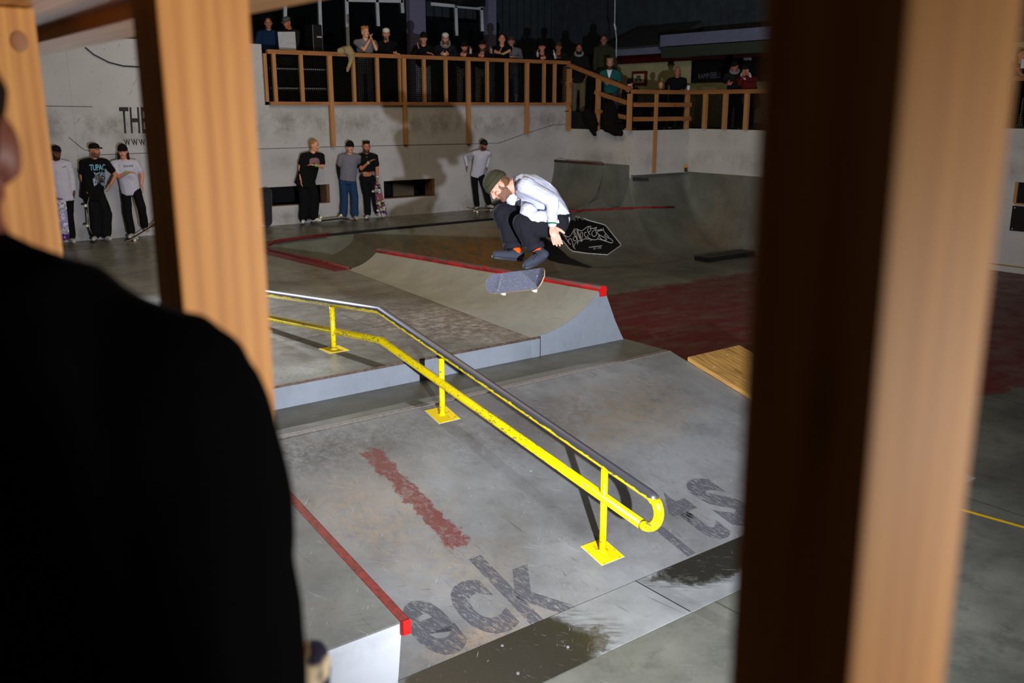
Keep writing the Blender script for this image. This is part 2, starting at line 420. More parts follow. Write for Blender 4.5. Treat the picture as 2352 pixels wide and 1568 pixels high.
    def build(s, name, mat, parent=None, smooth=False, bevel=0, loc=None):
        if loc is not None: s.v = [v - V(loc) for v in s.v]
        me = s.mesh(name)
        if bevel:
            bm = bmesh.new(); bm.from_mesh(me)
            es = [e for e in bm.edges if len(e.link_faces) == 2 and e.calc_face_angle(0) > .6]
            bmesh.ops.bevel(bm, geom=es, offset=bevel, segments=2, affect='EDGES', profile=.6); bm.to_mesh(me); bm.free()
        return link(name, me, mat, parent, smooth)
DG = None
def modmesh(me, mods):
    """evaluate modifiers on a mesh without operators"""
    o = bpy.data.objects.new('tmp', me); COL.objects.link(o)
    for t, kw in mods:
        m = o.modifiers.new('m', t)
        for k, v in kw.items(): setattr(m, k, v)
    dg = bpy.context.evaluated_depsgraph_get(); dg.update()
    r = bpy.data.meshes.new_from_object(o.evaluated_get(dg)); bpy.data.objects.remove(o); return r
def blob(mb, voxel, name, mat, parent, smooth_it=4, wr=0.0, wf=9.0, seed=0):
    me = modmesh(mb.mesh(clean=True), [('REMESH', dict(mode='VOXEL', voxel_size=voxel)), ('SMOOTH', dict(iterations=smooth_it, factor=.5))])
    if wr:
        me.update(); off = V((seed * 3.7, seed, -seed))
        nn = [v.normal.copy() for v in me.vertices]
        for v, n in zip(me.vertices, nn):
            p = v.co * wf + off
            h = noise.turbulence(V((p.x, p.y, p.z * .55)), 3, True) - .55
            v.co += n * h * wr
        me.update()
    return link(name, me, mat, parent, True)
def text_mesh(s, bold=0.0, space=1.0):
    c = bpy.data.curves.new('t', 'FONT'); c.body = s; c.offset = bold; c.space_character = space; c.resolution_u = 4
    o = bpy.data.objects.new('t', c); COL.objects.link(o)
    dg = bpy.context.evaluated_depsgraph_get(); dg.update()
    me = bpy.data.meshes.new_from_object(o.evaluated_get(dg)); bpy.data.objects.remove(o); bpy.data.curves.remove(c)
    return me
def text_quad(s, q, name, mat, parent=None, off=.002, bold=0.0, space=1.0, bvh=None, rdir=None, sub=False):
    """text bounding box stretched over quad q = bl, br, tr, tl (world)"""
    me = text_mesh(s, bold, space)
    xs = [v.co.x for v in me.vertices]; ys = [v.co.y for v in me.vertices]
    x0, x1, y0, y1 = min(xs), max(xs), min(ys), max(ys); q = [V(p) for p in q]
    n = (q[1] - q[0]).cross(q[3] - q[0]).normalized()
    if n.dot(C0 - q[0]) < 0: n = -n
    if sub:
        bm = bmesh.new(); bm.from_mesh(me); bmesh.ops.triangulate(bm, faces=bm.faces)
        bmesh.ops.subdivide_edges(bm, edges=[e for e in bm.edges if e.calc_length() > .15], cuts=2); bm.to_mesh(me); bm.free()
    for v in me.vertices:
        u = (v.co.x - x0) / (x1 - x0); t = (v.co.y - y0) / (y1 - y0)
        p = (q[0] * (1 - u) + q[1] * u) * (1 - t) + (q[3] * (1 - u) + q[2] * u) * t
        if bvh:
            d = (rdir if rdir is not None else -n); h = bvh.ray_cast(p - d * .5, d)
            if h[0] is not None: p = h[0] - d * off
        else: p = p + n * off
        v.co = p
    me.update(); return link(name, me, mat, parent)
def copy_tree(o, parent=None):
    c = o.copy(); COL.objects.link(c); c.parent = parent
    for ch in list(o.children): copy_tree(ch, c)
    return c
# ------------------------------------------------------------------ large structure
Z1, Z2 = .66, .885          # bank deck and platform heights
WY = 18.52                  # back wall plane
def struct(name, o): o.name = name; o['kind'] = 'structure'; return o
fl = MB().add([(-14, -8, 0), (34, -8, 0), (34, 34, 0), (-14, 34, 0)], [(0, 1, 2, 3)]).build('floor', M_['floor']); struct('floor', fl)

# transitions: each column is (bottom point, top point); concave arc between
def arc_patch(cols, steps=10, sub=5, lin=False):
    cc = []
    for i in range(len(cols) - 1):
        for k in range(sub):
            t = k / sub; cc.append((V(cols[i][0]).lerp(V(cols[i + 1][0]), t), V(cols[i][1]).lerp(V(cols[i + 1][1]), t)))
    cc.append((V(cols[-1][0]), V(cols[-1][1])))
    mb = MB(); vs = []
    for b, t in cc:
        dz = t.z - b.z; dh = math.hypot(t.x - b.x, t.y - b.y); fm = min(2 * math.atan2(dz, max(dh, .01)), math.radians(88))
        for s in range(steps + 1):
            f = fm * s / steps; a = math.sin(f) / math.sin(fm); c = (1 - math.cos(f)) / (1 - math.cos(fm))
            vs.append((b.x + (t.x - b.x) * a, b.y + (t.y - b.y) * a, b.z + dz * c))
    n = steps + 1
    mb.add(vs, [(i * n + j, (i + 1) * n + j, (i + 1) * n + j + 1, i * n + j + 1) for i in range(len(cc) - 1) for j in range(steps)])
    return mb

# platform and far deck (one timber deck at pad height, with the pool cut into it)
pool_top = [(6.54, 12.66), (6.45, 14.05), (6.36, 15.14), (6.50, 15.75), (6.85, 16.18), (7.51, 16.36), (8.1, 16.44), (9.55, 16.55), (11.4, 16.6), (13.2, 16.64)]
pool_bot = [(8.3, 12.7), (8.3, 13.6), (8.35, 14.1), (8.45, 14.3), (8.6, 14.4), (8.8, 14.45), (9.0, 14.48), (9.8, 14.5), (11.5, 14.5), (13.3, 14.4)]
outline = [(-3, 7.59), (6.3, 7.59)] + [(6.3, 7.9)] + pool_top + [(14.3, 16.8), (14.82, 16.9), (14.82, WY), (-3, WY)]
bm = bmesh.new(); vs = [bm.verts.new((x, y, Z2)) for x, y in outline]; f = bm.faces.new(vs)
r = bmesh.ops.extrude_face_region(bm, geom=[f])
for v in [g for g in r['geom'] if isinstance(g, bmesh.types.BMVert)]: v.co.z = 0.0
bmesh.ops.recalc_face_normals(bm, faces=bm.faces); bmesh.ops.triangulate(bm, faces=[f_ for f_ in bm.faces if len(f_.verts) > 4])
me = bpy.data.meshes.new('deck'); bm.to_mesh(me); bm.free(); me.materials.append(M_['plat']); me.materials.append(M_['side'])
for p in me.polygons:
    if abs(p.normal.z) < .5: p.material_index = 1
deck = bpy.data.objects.new('skate_platform', me); COL.objects.link(deck)
tag(deck, 'grey raised skate platform with scuffed top behind the sloped bank', 'platform')
seam = MB()
for (x0, y0, x1, y1) in ((-1, 9.05, 6.1, 9.05), (-1, 10.7, 6.2, 10.7), (2.5, 7.62, 2.5, 10.6), (4.95, 9.05, 4.95, 14)):
    seam.bar((x0, y0, Z2 + .0006), (x1, y1, Z2 + .0006), .006, .001)
seam.build('sheet_seam', M_['mdark'], deck)
edge = MB().bar((-1, 7.583, Z2 - .010), (6.172, 7.583, Z2 - .010), .012, .024); edge.build('metal_edge', plain('worn_brown_edge', srgb(112, 92, 80), .45, .5, .3, .3, 25), deck)

pool = arc_patch([((b[0], b[1], .003), (t[0], t[1], Z2)) for b, t in zip(pool_bot, pool_top)] +
    [((13.6, 14.25, .003), (14.0, 16.76, Z2)), ((13.89, 14.05, .003), (14.6, 16.82, Z2))] +
    [((14.2, 14.0, .003), tuple(Py(1345, 470, 16.78))), ((14.5, 13.98, .003), tuple(Py(1383, 452, 16.74))), ((14.8, 13.96, .003), tuple(Py(1407, 415, 16.7))), ((15.05, 13.95, .003), tuple(Py(1418, 378, 16.66)))] +
    [((15.2, 13.94, .003), (15.96, 16.3, 1.9)), ((15.5, 13.93, .003), (16.0, 16.2, 1.74)), ((16.2, 13.85, .003), (17.0, 16.2, 1.73)), ((17.0, 13.72, .003), (17.80, 16.2, 1.73)),
     ((17.3, 13.4, .003), (17.81, 14.4, 1.73)), ((17.45, 12.4, .003), (17.81, 12.6, 1.73))]).build('bowl_transition', M_['bowl'], None, True)
tag(pool, 'large dark grey curved bowl wall around the far side of the hall', 'skate bowl')
pool_bvh = BVHTree.FromPolygons([v.co for v in pool.data.vertices], [tuple(p.vertices) for p in pool.data.polygons])
MB().tube([(x, y, Z2 + .005) for x, y in pool_top[:7]], .035, 10).build('pool_edge', M_['poolred'], pool, True)
MB().tube([(x, y, Z2 + .0) for x, y in pool_top[6:]], .03, 10).build('pool_edge', M_['dark'], pool, True)
lip = MB()
for (a, b) in zip(pool_top[:7], pool_top[1:7]):
    lip.bar((a[0] - .12, a[1], Z2 + .002), (b[0] - .12, b[1] + .02, Z2 + .002), .26, .004)
lip.build('edge_paint', M_['poolred'], pool)
# red stripe running across the bowl face
rs = MB(); pts = []
for x, y in [(1300, 486), (1340, 483.5), (1380, 481), (1420, 479), (1460, 477.5), (1500, 476.3), (1548, 475.5)]:
    d = (Pd(x, y, 1) - C0).normalized(); h = pool_bvh.ray_cast(C0, d); pts.append((h[0] if h[0] else Py(x, y, 16.6)) - d * .01)
rs.tube(pts, .024, 8); rs.build('red_stripe', plain('faded_red_stripe', srgb(150, 40, 40), .6, .2, 0, .3, 9), pool, True)

# small quarter pipe in the far corner
qc = arc_patch([((14.82, WY - .02, Z2), (15.5, WY - .02, 1.95)), ((14.75, 16.85, Z2), (15.5, 16.68, 1.95))]).build('corner_quarter_pipe', M_['bowl'], None, True)
tag(qc, 'small dark quarter pipe in the far corner under the white wall', 'quarter pipe')
MB().add([(14.75, 16.86, .6)] + [(x_, 16.85, z_) for x_, z_ in ((14.75, .884), (14.95, .93), (15.12, 1.02), (15.27, 1.18), (15.39, 1.42), (15.46, 1.65), (15.5, 1.94))] + [(15.9, 16.85, 1.94), (15.9, 16.85, .6)], [tuple(range(10))]).build('side_panel', M_['bowl'], qc)
MB().box((15.5, 16.22, 1.0), (15.93, WY - .02, 1.95)).build('shelf', M_['bowl'], qc)
MB().tube([(15.5, WY - .03, 1.965), (15.5, 16.68, 1.965)], .03, 8).build('coping', plain('old_dark_coping', srgb(70, 34, 34), .5), qc, True)

# back wall with two low openings
def wall_y(name, y, x0, x1, z0, z1, holes, mat, th=.18):
    holes = [(max(h[0], x0), min(h[1], x1), h[2], h[3]) for h in holes]
    xs = sorted({x0, x1} | {h[0] for h in holes} | {h[1] for h in holes}); zs = sorted({z0, z1} | {h[2] for h in holes} | {h[3] for h in holes})
    mb = MB()
    for i in range(len(xs) - 1):
        for j in range(len(zs) - 1):
            cx_, cz_ = (xs[i] + xs[i + 1]) / 2, (zs[j] + zs[j + 1]) / 2
            if any(h[0] < cx_ < h[1] and h[2] < cz_ < h[3] for h in holes): continue
            mb.box((xs[i], y, zs[j]), (xs[i + 1], y + th, zs[j + 1]))
    o = mb.build(name, mat); bm = bmesh.new(); bm.from_mesh(o.data); bmesh.ops.remove_doubles(bm, verts=bm.verts, dist=1e-4); 
    bm.to_mesh(o.data); bm.free(); return struct(name, o)
HO = [(7.55, 9.17, 1.28, 1.68), (10.51, 11.87, 1.28, 1.68)]
wb = wall_y('wall_back', WY, 7.82, 15.94, Z2, 3.34, HO, M_['wall'])
wbl = wall_y('wall_back_left', WY, -4, 7.82, Z2, 4.52, [(7.55, 7.82, 1.28, 1.68)], M_['wall'])
for i, (a, b, c, d) in enumerate(HO):
    # dark crawl space behind each opening with timber reveals
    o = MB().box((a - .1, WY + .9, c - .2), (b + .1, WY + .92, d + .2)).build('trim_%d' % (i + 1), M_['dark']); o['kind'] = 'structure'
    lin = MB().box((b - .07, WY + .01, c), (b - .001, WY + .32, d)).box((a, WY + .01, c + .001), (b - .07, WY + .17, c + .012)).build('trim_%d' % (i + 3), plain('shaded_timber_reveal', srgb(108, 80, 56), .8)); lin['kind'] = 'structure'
o = MB().box((11.05, WY + .5, 1.2), (11.6, WY + .55, 1.8)).build('trim_5', plain('inner_timber', srgb(92, 80, 62), .8)); o['kind'] = 'structure'
# seam line where the upper panel starts
sm = MB()
def L(px, py): p = Py(px, py, WY - .004); return p
for a, b in (((232, 355), (605, 341.5)), ((605, 341.5), (760, 337)), ((760, 337), (1145, 328.5)), ((1145, 328.5), (1205, 307)), ((1205, 307), (1270, 287)), ((1270, 287), (1303, 285)), ((158, 315), (192, 343)), ((192, 343), (232, 355)), ((100, 243), (212, 245))):
    sm.bar(L(*a), L(*b), .016, .009)
o = sm.build('trim_6', plain('seam_dark', srgb(64, 54, 40), .8)); o['kind'] = 'structure'
wr = MB().box((15.94, 16.2, 1.0), (16.1, WY, 2.76)).build('wall_right', M_['wall2']); struct('wall_right', wr)
ww = MB().box((15.94, 16.05, 1.72), (17.81, 16.2, 2.76)).build('wall_right_middle', M_['wall2']); struct('wall_right_middle', ww)
we = MB().box((17.81, 9.6, 0), (17.95, 16.2, 2.78)).build('wall_right_end', M_['wall2']); struct('wall_right_end', we)
wf = MB().box((17.9, 9.45, 0), (19.6, 9.6, 2.78)).build('wall_right_return', M_['wall2']); struct('wall_right_return', wf)
wfr = MB()
wfr = struct('wall_right_far', MB().box((19.6, 1, 0), (19.8, 9.6, 2.88)).build('wall_right_far', M_['wall2']))
o = MB().box((19.57, 1, 0), (19.6, 9.45, .12)).build('baseboard_right', M_['wall2']); o['kind'] = 'structure'
o = MB().box((19.565, 1, .12), (19.6, 9.45, .14)).build('trim_7', plain('ochre_line', srgb(150, 116, 40), .6)); o['kind'] = 'structure'
# decks behind the parapets
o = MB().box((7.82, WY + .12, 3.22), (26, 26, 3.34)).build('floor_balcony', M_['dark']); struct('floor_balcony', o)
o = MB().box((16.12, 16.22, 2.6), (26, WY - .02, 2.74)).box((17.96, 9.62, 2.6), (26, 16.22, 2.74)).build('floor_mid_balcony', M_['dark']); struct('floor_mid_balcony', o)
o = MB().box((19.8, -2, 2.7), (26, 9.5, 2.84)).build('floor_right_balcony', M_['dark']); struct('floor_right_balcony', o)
# stair steps between the two levels
st = MB()
for k in range(4): st.box((16.0, WY - .55 * (k + 1), 2.74), (17.6, WY - .55 * k, 3.34 - .15 * (k + 1)))
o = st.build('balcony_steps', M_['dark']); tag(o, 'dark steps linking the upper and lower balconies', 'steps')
# hall back walls
MBx = MB()
def corr(x0, x1, y, z0, z1, step=.3):
    mb = MB(); n = int((x1 - x0) / step)
    for i in range(n):
        a = x0 + i * step; mb.hexa([(a, y, z0), (a + step * .8, y, z0), (a + step, y + .04, z0), (a, y + .1, z0), (a, y, z1), (a + step * .8, y, z1), (a + step, y + .04, z1), (a, y + .1, z1)])
    mb.box((x0, y + .05, z0), (x1, y + .15, z1)); return mb
o = corr(-6, 26, 26, 0, 9).build('wall_hall_back', M_['darkwall']); struct('wall_hall_back', o)
def corrx(y0, y1, x, z0, z1, step=.45):
    mb = MB(); n = int((y1 - y0) / step)
    for i in range(n):
        a = y0 + i * step; mb.box((x, a, z0), (x + .08, a + step * .8, z1))
    mb.box((x + .04, y0, z0), (x + .15, y1, z1)); return mb
o = corrx(-4, 26, 21.6, 5.0, 9).build('wall_hall_right', M_['darkwall']); struct('wall_hall_right', o)
o = MB().box((-14, -8, 9), (34, 34, 9.1)).build('ceiling', M_['darkwall']); struct('ceiling', o)
# lounge wall behind the lower balcony
o = MB().box((20.5, 14.0, 2.74), (20.7, 21.6, 4.62)).build('wall_lounge', M_['cream']); struct('wall_lounge', o)
can = MB().box((20.3, 14.0, 4.56), (20.52, 21.6, 4.80)).build('trim_8', M_['maroon']); can['kind'] = 'structure'
MBc = MB().hexa([(19.9, 19.0, 4.80), (21.4, 19.0, 5.5), (21.4, 21.6, 5.5), (19.9, 21.6, 4.80), (19.9, 19.0, 5.0), (21.4, 19.0, 5.7), (21.4, 21.6, 5.7), (19.9, 21.6, 5.0)])
t = empty('lounge_canopy', (20.3, 18, 4.8), 0, 'wide grey and pale blue canopy above the lounge wall', 'canopy')
def ch(mb, name, mat, par, **k): return mb.build(name, mat, par, loc=par.location, **k)
ch(MBc, 'canopy_roof', M_['greyroof'], t)
ch(MB().box((19.86, 19.0, 4.76), (19.9, 21.6, 4.94)), 'fascia', M_['fascia'], t)
ch(MB().box((19.6, 13.5, 4.92), (19.65, 18.9, 5.22)).hexa([(19.6, 18.9, 4.92), (19.65, 18.9, 4.92), (19.9, 19.2, 4.85), (19.85, 19.2, 4.85), (19.6, 18.9, 5.22), (19.65, 18.9, 5.22), (19.9, 19.2, 5.0), (19.85, 19.2, 5.0)]), 'fascia', M_['fascia'], t)
ch(MB().box((19.65, 13.5, 4.62), (20.3, 18.9, 4.90)), 'soffit', plain('dark_green_grey_beam', srgb(56, 62, 54), .6), t)
ch(MB().box((19.7, 13.5, 5.2), (21.5, 18.9, 5.24)), 'canopy_roof', M_['greyroof'], t)

# ---------------------------------------------------------------- bank, pad, quarter
def named(mb, name, mat, label, cat, **k): return tag(mb.build(name, mat, **k), label, cat)
X1 = 7.47
bk = MB().hexa([(-1, 4.237, 0), (X1, 4.237, 0), (X1, 7.59, 0), (-1, 7.59, 0), (-1, 4.2371, .002), (X1, 4.2371, .002), (X1, 7.59, .002), (-1, 7.59, .002)])
bk = MB().add([(-1, 4.237, .002), (X1, 4.237, .002), (X1, 6.864, Z1), (-1, 6.864, Z1), (-1, 6.864, 0), (X1, 6.864, 0)], [(0, 1, 2, 3), (3, 2, 5, 4), (1, 5, 2), (0, 3, 4), (0, 4, 5, 1)])
bank = named(bk, 'skate_bank', M_['bank'], 'wide scuffed grey sloped bank below the yellow rail, lettered in faded paint', 'skate ramp')
MB().bar((-1, 6.9, Z1 + .001), (X1, 6.9, Z1 + .001), .075, .006).build('worn_edge', plain('worn_bank_edge', srgb(150, 140, 132), .35, .5, .2, .25, 30), bank)
for xx in (1.22, 3.66, 4.88, 6.1):
    pass
dk = named(MB().box((-1, 6.864, 0), (X1, 7.588, Z1)), 'bank_deck', M_['deck'], 'narrow dark olive flat deck between bank and raised platform', 'skate deck')
dk.data.materials.append(M_['side'])
sl = named(MB().add([(-1, 3.72, .004), (8.2, 3.72, .004), (8.2, 4.237, .012), (-1, 4.237, .012), (-1, 3.72, 0), (8.2, 3.72, 0), (8.2, 4.237, 0), (-1, 4.237, 0)], [(0, 1, 2, 3), (4, 7, 6, 5), (0, 4, 5, 1), (2, 6, 7, 3), (1, 5, 6, 2), (0, 3, 7, 4)]),
    'transition_plate', M_['slab'], 'grey metal plate with worn black patches along the foot of the bank', 'metal plate')
for x, y in ((3.0, 3.87), (3.42, 3.90), (3.10, 4.16), (2.44, 4.0)):
    MB().tube([(x, y, .006), (x, y, .0145)], .010, 12).build('screw_head', plain('dull_screw', srgb(130, 130, 130), .5), sl)
MB().bar((4.35, 3.72, .0125), (4.35, 4.237, .0125), .006, .003).build('sheet_joint', M_['mdark'], sl)

# quarter pipe with red coping
t = empty('quarter_pipe', (6.8, 7.59, Z2), 0, 'grey quarter pipe with red coping at the end of the platform', 'quarter pipe')
zc0, zc1 = 1.285, 1.10; y0, y1 = 7.585, 12.72
R0_ = ((7.03 - 6.05) ** 2 + (zc0 - Z2 - .001) ** 2) / (2 * (zc0 - Z2 - .001)); F0_ = math.asin((7.03 - 6.05) / R0_)
prof0 = [(6.05 + R0_ * math.sin(F0_ * q / 10), Z2 + .001 + R0_ * (1 - math.cos(F0_ * q / 10))) for q in range(11)]
back0 = [(7.12, zc0), (7.205, 1.10), (7.294, .908), (7.391, .738), (7.47, .60), (7.62, .38), (7.85, .16), (8.2, .003)]
def lerp2(p, s, dx, ztop0, ztop1):
    return [(x * 1.0, z) for x, z in p]
def prof_at(f):
    # the quarter gets lower and narrower away from the camera
    a = [(6.05 + .47 * f + (x - 6.05) * (1 - .46 * f), Z2 + .001 + (z - Z2) * (1 - f * (1 - (zc1 - Z2) / (zc0 - Z2)))) for x, z in prof0]
    dx = a[-1][0] - prof0[-1][0]; dz = a[-1][1] - zc0
    b = [(x + dx * (1 - i / 7), max(z + dz * (1 - i / 7), .003)) for i, (x, z) in enumerate(back0)]
    return a, b
NS = 14; A = []; B = []
for i in range(NS + 1):
    f = i / NS; y = y0 + (y1 - y0) * f; a, b = prof_at(f)
    A.append([(x, y, z) for x, z in a]); B.append([(x, y, z) for x, z in b])
def grid(rows, mb=None):
    mb = mb or MB(); n = len(rows[0])
    return mb.add([p for r_ in rows for p in r_], [(i * n + j, i * n + j + 1, (i + 1) * n + j + 1, (i + 1) * n + j) for i in range(len(rows) - 1) for j in range(n - 1)])
ch(grid(A), 'riding_surface', M_['quarter'], t, smooth=True)
ch(grid(B), 'back_surface', M_['deck'], t, smooth=True)
side = [(x, y0, z) for x, z in prof0] + [(x, y0, z) for x, z in back0[:4]] + [(7.44, y0, Z1), (6.05, y0, Z1)]
ss = MB().add(side, [tuple(range(len(side)))]); ch(ss, 'side_panel', M_['side'], t)
sf = [(x, y1, z) for x, z in [(p[0], p[2]) for p in A[-1]]] + [(p[0], y1, p[2]) for p in B[-1]] + [(6.54, y1, 0)]
ch(MB().add(sf, [tuple(range(len(sf)))]), 'end_panel', M_['deck'], t)
cpf = V((7.075, y0 - .015, zc0 + .005)); cpb = V(((A[-1][-1][0] + B[-1][0][0]) / 2, y1 + .02, A[-1][-1][2] + .005))
ch(MB().tube([cpf, cpb], .052, 16), 'coping', M_['redworn'], t, smooth=False)
ch(MB().obox(cpf + V((0, -.006, -.035)), (.045, 0, 0), (0, .008, 0), (0, 0, .035)).tube([cpf + V((0, -.012, 0)), cpf + V((0, .002, 0))], .054, 20), 'coping_end', M_['red'], t)
ch(MB().bar((6.172, y0 - .012, Z1), (6.172, y0 - .012, .886), .004, .004), 'panel_joint', M_['mdark'], t)

# plywood sheet beside the bank
def bz(y): return (y - 4.237) * BS
ph = MB().hexa([(X1 + .01, 5.2, bz(5.2) + .0), (8.35, 5.2, bz(5.2) + .0), (8.35, 6.62, bz(6.62)), (X1 + .01, 6.62, bz(6.62)), (X1 + .01, 5.2, bz(5.2) + .045), (8.35, 5.2, bz(5.2) + .045), (8.35, 6.62, bz(6.62) + .045), (X1 + .01, 6.62, bz(6.62) + .045)])
t = empty('plywood_ramp', (7.9, 5.9, 0), 0, 'bare plywood ramp sheet beside the right edge of the bank', 'plywood ramp')
ch(ph, 'sheet', M_['ply'], t)
ch(MB().box((7.55, 5.3, 0), (8.3, 5.36, bz(5.3))).box((7.55, 6.5, 0), (8.3, 6.56, bz(6.5))).box((7.7, 5.3, 0), (7.76, 6.56, bz(5.3) * .9)), 'support_frame', M_['pine'], t)
sw = MB()
for x, y in ((7.6, 6.35), (7.65, 5.9), (8.0, 6.5), (8.2, 6.0), (7.62, 5.4)): ch(MB().tube([(x, y, bz(y) + .044), (x, y, bz(y) + .048)], .012, 8), 'screw_head', M_['silver'], t)


# hubba ledge
t = empty('hubba_ledge', (1.8, 4.1, 0), 0, 'grey topped white sided ledge with a dark red edge beside the bank', 'skate ledge')
hy0, hz0, hy1 = 4.085, .50, 8.0
hz1 = hz0 + (hy1 - hy0) * .154
ch(MB().hexa([(.2, hy0, 0), (2.29, hy0, 0), (2.29, hy1, 0), (.2, hy1, 0), (.2, hy0, hz0 - .012), (2.34, hy0, hz0 - .012), (2.34, hy1, hz1 - .012), (.2, hy1, hz1 - .012)]), 'body', M_['hub'], t)
ch(MB().hexa([(.2, hy0 - .004, hz0 - .012), (2.34, hy0 - .004, hz0 - .012), (2.34, hy1, hz1 - .012), (.2, hy1, hz1 - .012), (.2, hy0 - .004, hz0), (2.34, hy0 - .004, hz0), (2.34, hy1, hz1), (.2, hy1, hz1)]), 'top_sheet', M_['ledge'] if 'ledge' in M_ else skatelite('ledge_top', srgb(112, 112, 106), srgb(84, 84, 80), k=.8), t)
ch(MB().hexa([(2.325, hy0 - .012, hz0 - .085), (2.385, hy0 - .012, hz0 - .085), (2.385, hy1, hz1 - .085), (2.325, hy1, hz1 - .085), (2.325, hy0 - .012, hz0 + .003), (2.385, hy0 - .012, hz0 + .003), (2.385, hy1, hz1 + .003), (2.325, hy1, hz1 + .003)]), 'steel_edge', M_['deepred'], t, bevel=.006)
ch(MB().box((2.338, hy0 - .018, hz0 - .088), (2.388, hy0 - .012, hz0 + .001)), 'edge_cap', M_['red'], t)

# yellow grind rail
t = empty('grind_rail', (4.33, 4.6, bz(4.6)), 0, 'yellow double bar grind rail kinked over the platform and bank', 'grind rail')
kt = V((4.25, 7.64, 1.418)); kl = V((4.25, 7.63, 1.118)); st_ = V((3.955, 10.15, 1.25)); sl_ = V((3.955, 10.15, .975))
eu = V((4.374, 4.16, .70)); el = V((4.374, 4.22, .452))
RR = .037
# end loop
loop = []
du = (eu - kt).normalized(); dl = (el - kl).normalized()
cen = (eu + el) / 2; rad = (eu - el).length / 2
nrm = (eu - el).normalized(); outd = du
for k in range(1, 12):
    a = math.pi * k / 12; loop.append(cen + nrm * rad * math.cos(a) + outd * rad * .95 * math.sin(a))
ch(MB().tube([st_, kt, kt.lerp(eu, .5), eu, loop[0], loop[1]], RR * 1.08, 16), 'top_bar', M_['yeltop'], t, smooth=True)
ch(MB().tube([loop[1]] + loop[2:] + [el], RR * 1.02, 16), 'end_loop', M_['yel'], t, smooth=True)
ch(MB().tube([el, kl.lerp(el, .5), kl, sl_], RR, 16), 'lower_bar', M_['yel'], t, smooth=True)
def rpost(x, y, zb, top, tilt):
    ch(MB().tube([(x, y, zb + .004), (x, y, top)], .027, 14), 'post', M_['yel'], t, smooth=True)
    ch(MB().tube([(x, y, zb + .006), (x, y, zb + .016)], .038, 14), 'weld_collar', M_['yel'], t, smooth=True)
    ty = V((0, math.cos(tilt), math.sin(tilt))); n = V((0, -math.sin(tilt), math.cos(tilt)))
    ch(MB().obox(V((x, y, zb)) + n * .004, V((.11, 0, 0)), ty * .118, n * .004), 'base_plate', M_['plate'], t, bevel=.001)
    ch(MB().obox(V((x, y, zb)) + n * .0012, V((.116, 0, 0)), ty * .124, n * .0014), 'plate_edge', M_['silver'], t)
ba = math.atan(BS)
rpost(4.36, 4.60, bz(4.60), .752, ba)
rpost(4.31, 6.675, bz(6.675) + .002, 1.14, ba)
rpost(4.13, 8.42, Z2, 1.335, 0)

# lettering on the bank
def bq(pts): return [Pb(*p) for p in pts]
lt = []
LG = 'worn letters painted on the bank'
def letter(ch_, q, lab, bold=.03, mir=False):
    o = text_quad(ch_, q, 'painted_letter', M_['wornpaint'], bank, .0025, bold); o['label'] = lab
def wq(x0, x1, y0, y1): return [V((x0, y0, bz(y0))), V((x1, y0, bz(y0))), V((x1, y1, bz(y1))), V((x0, y1, bz(y1)))]
letter('e', wq(2.66, 2.96, 4.27, 4.78), 'faded grey letter e')
letter('c', wq(3.03, 3.35, 4.27, 4.79), 'faded grey letter c')
letter('k', wq(3.40, 3.79, 4.25, 4.96), 'faded grey letter k')
letter('l', wq(4.93, 5.02, 4.27, 4.62), 'faded grey stroke of a letter')
letter('t', wq(5.20, 5.50, 4.29, 4.95), 'faded grey letter t')
letter('s', wq(5.58, 5.92, 4.32, 4.98), 'faded grey letter s')

# ---------------------------------------------------------------- painted shield and marks on the bowl
def inpoly(x, y, P):
    c = False; j = len(P) - 1
    for i in range(len(P)):
        if (P[i][1] > y) != (P[j][1] > y) and x < (P[j][0] - P[i][0]) * (y - P[i][1]) / (P[j][1] - P[i][1]) + P[i][0]: c = not c
        j = i
    return c
def onbowl(x, y, off=.006):
    d = ray(x, y).normalized(); h = pool_bvh.ray_cast(C0, d)
    return None if h[0] is None else h[0] - d * off * 1.0
def decal(P, step, name, mat, par, off=.012):
    xs = [p[0] for p in P]; ys = [p[1] for p in P]; x0, y0_ = min(xs), min(ys); nx = int((max(xs) - x0) / step) + 2; ny = int((max(ys) - y0_) / step) + 2
    vid = {}; mb = MB(); fs = []
    def g(i, j):
        if (i, j) not in vid:
            p = onbowl(x0 + i * step, y0_ + j * step, off)
            if p is None: return None
            vid[(i, j)] = len(mb.v); mb.v.append(p)
        return vid[(i, j)]
    for i in range(nx):
        for j in range(ny):
            if inpoly(x0 + (i + .5) * step, y0_ + (j + .5) * step, P):
                q = [g(i, j), g(i + 1, j), g(i + 1, j + 1), g(i, j + 1)]
                if None not in q: fs.append(tuple(q))
    mb.f = fs; return mb.build(name, mat, par)
zx = lambda x, y: (1270 + x * .0893, 480 + y * .0893)
shield = [zx(*p) for p in [(-100, 600), (500, 270), (580, 320), (580, 190), (650, 300), (660, 210), (770, 300), (790, 250), (1340, 400), (1400, 470), (1750, 910), (1745, 950), (1400, 1180), (900, 1150), (520, 1095), (430, 1040), (200, 780)]]
so = decal(shield, .8, 'shield_sign', M_['black'], None, .014); tag(so, 'black shield sign with thin white scribbled lettering on the bowl wall behind the skater', 'sign')
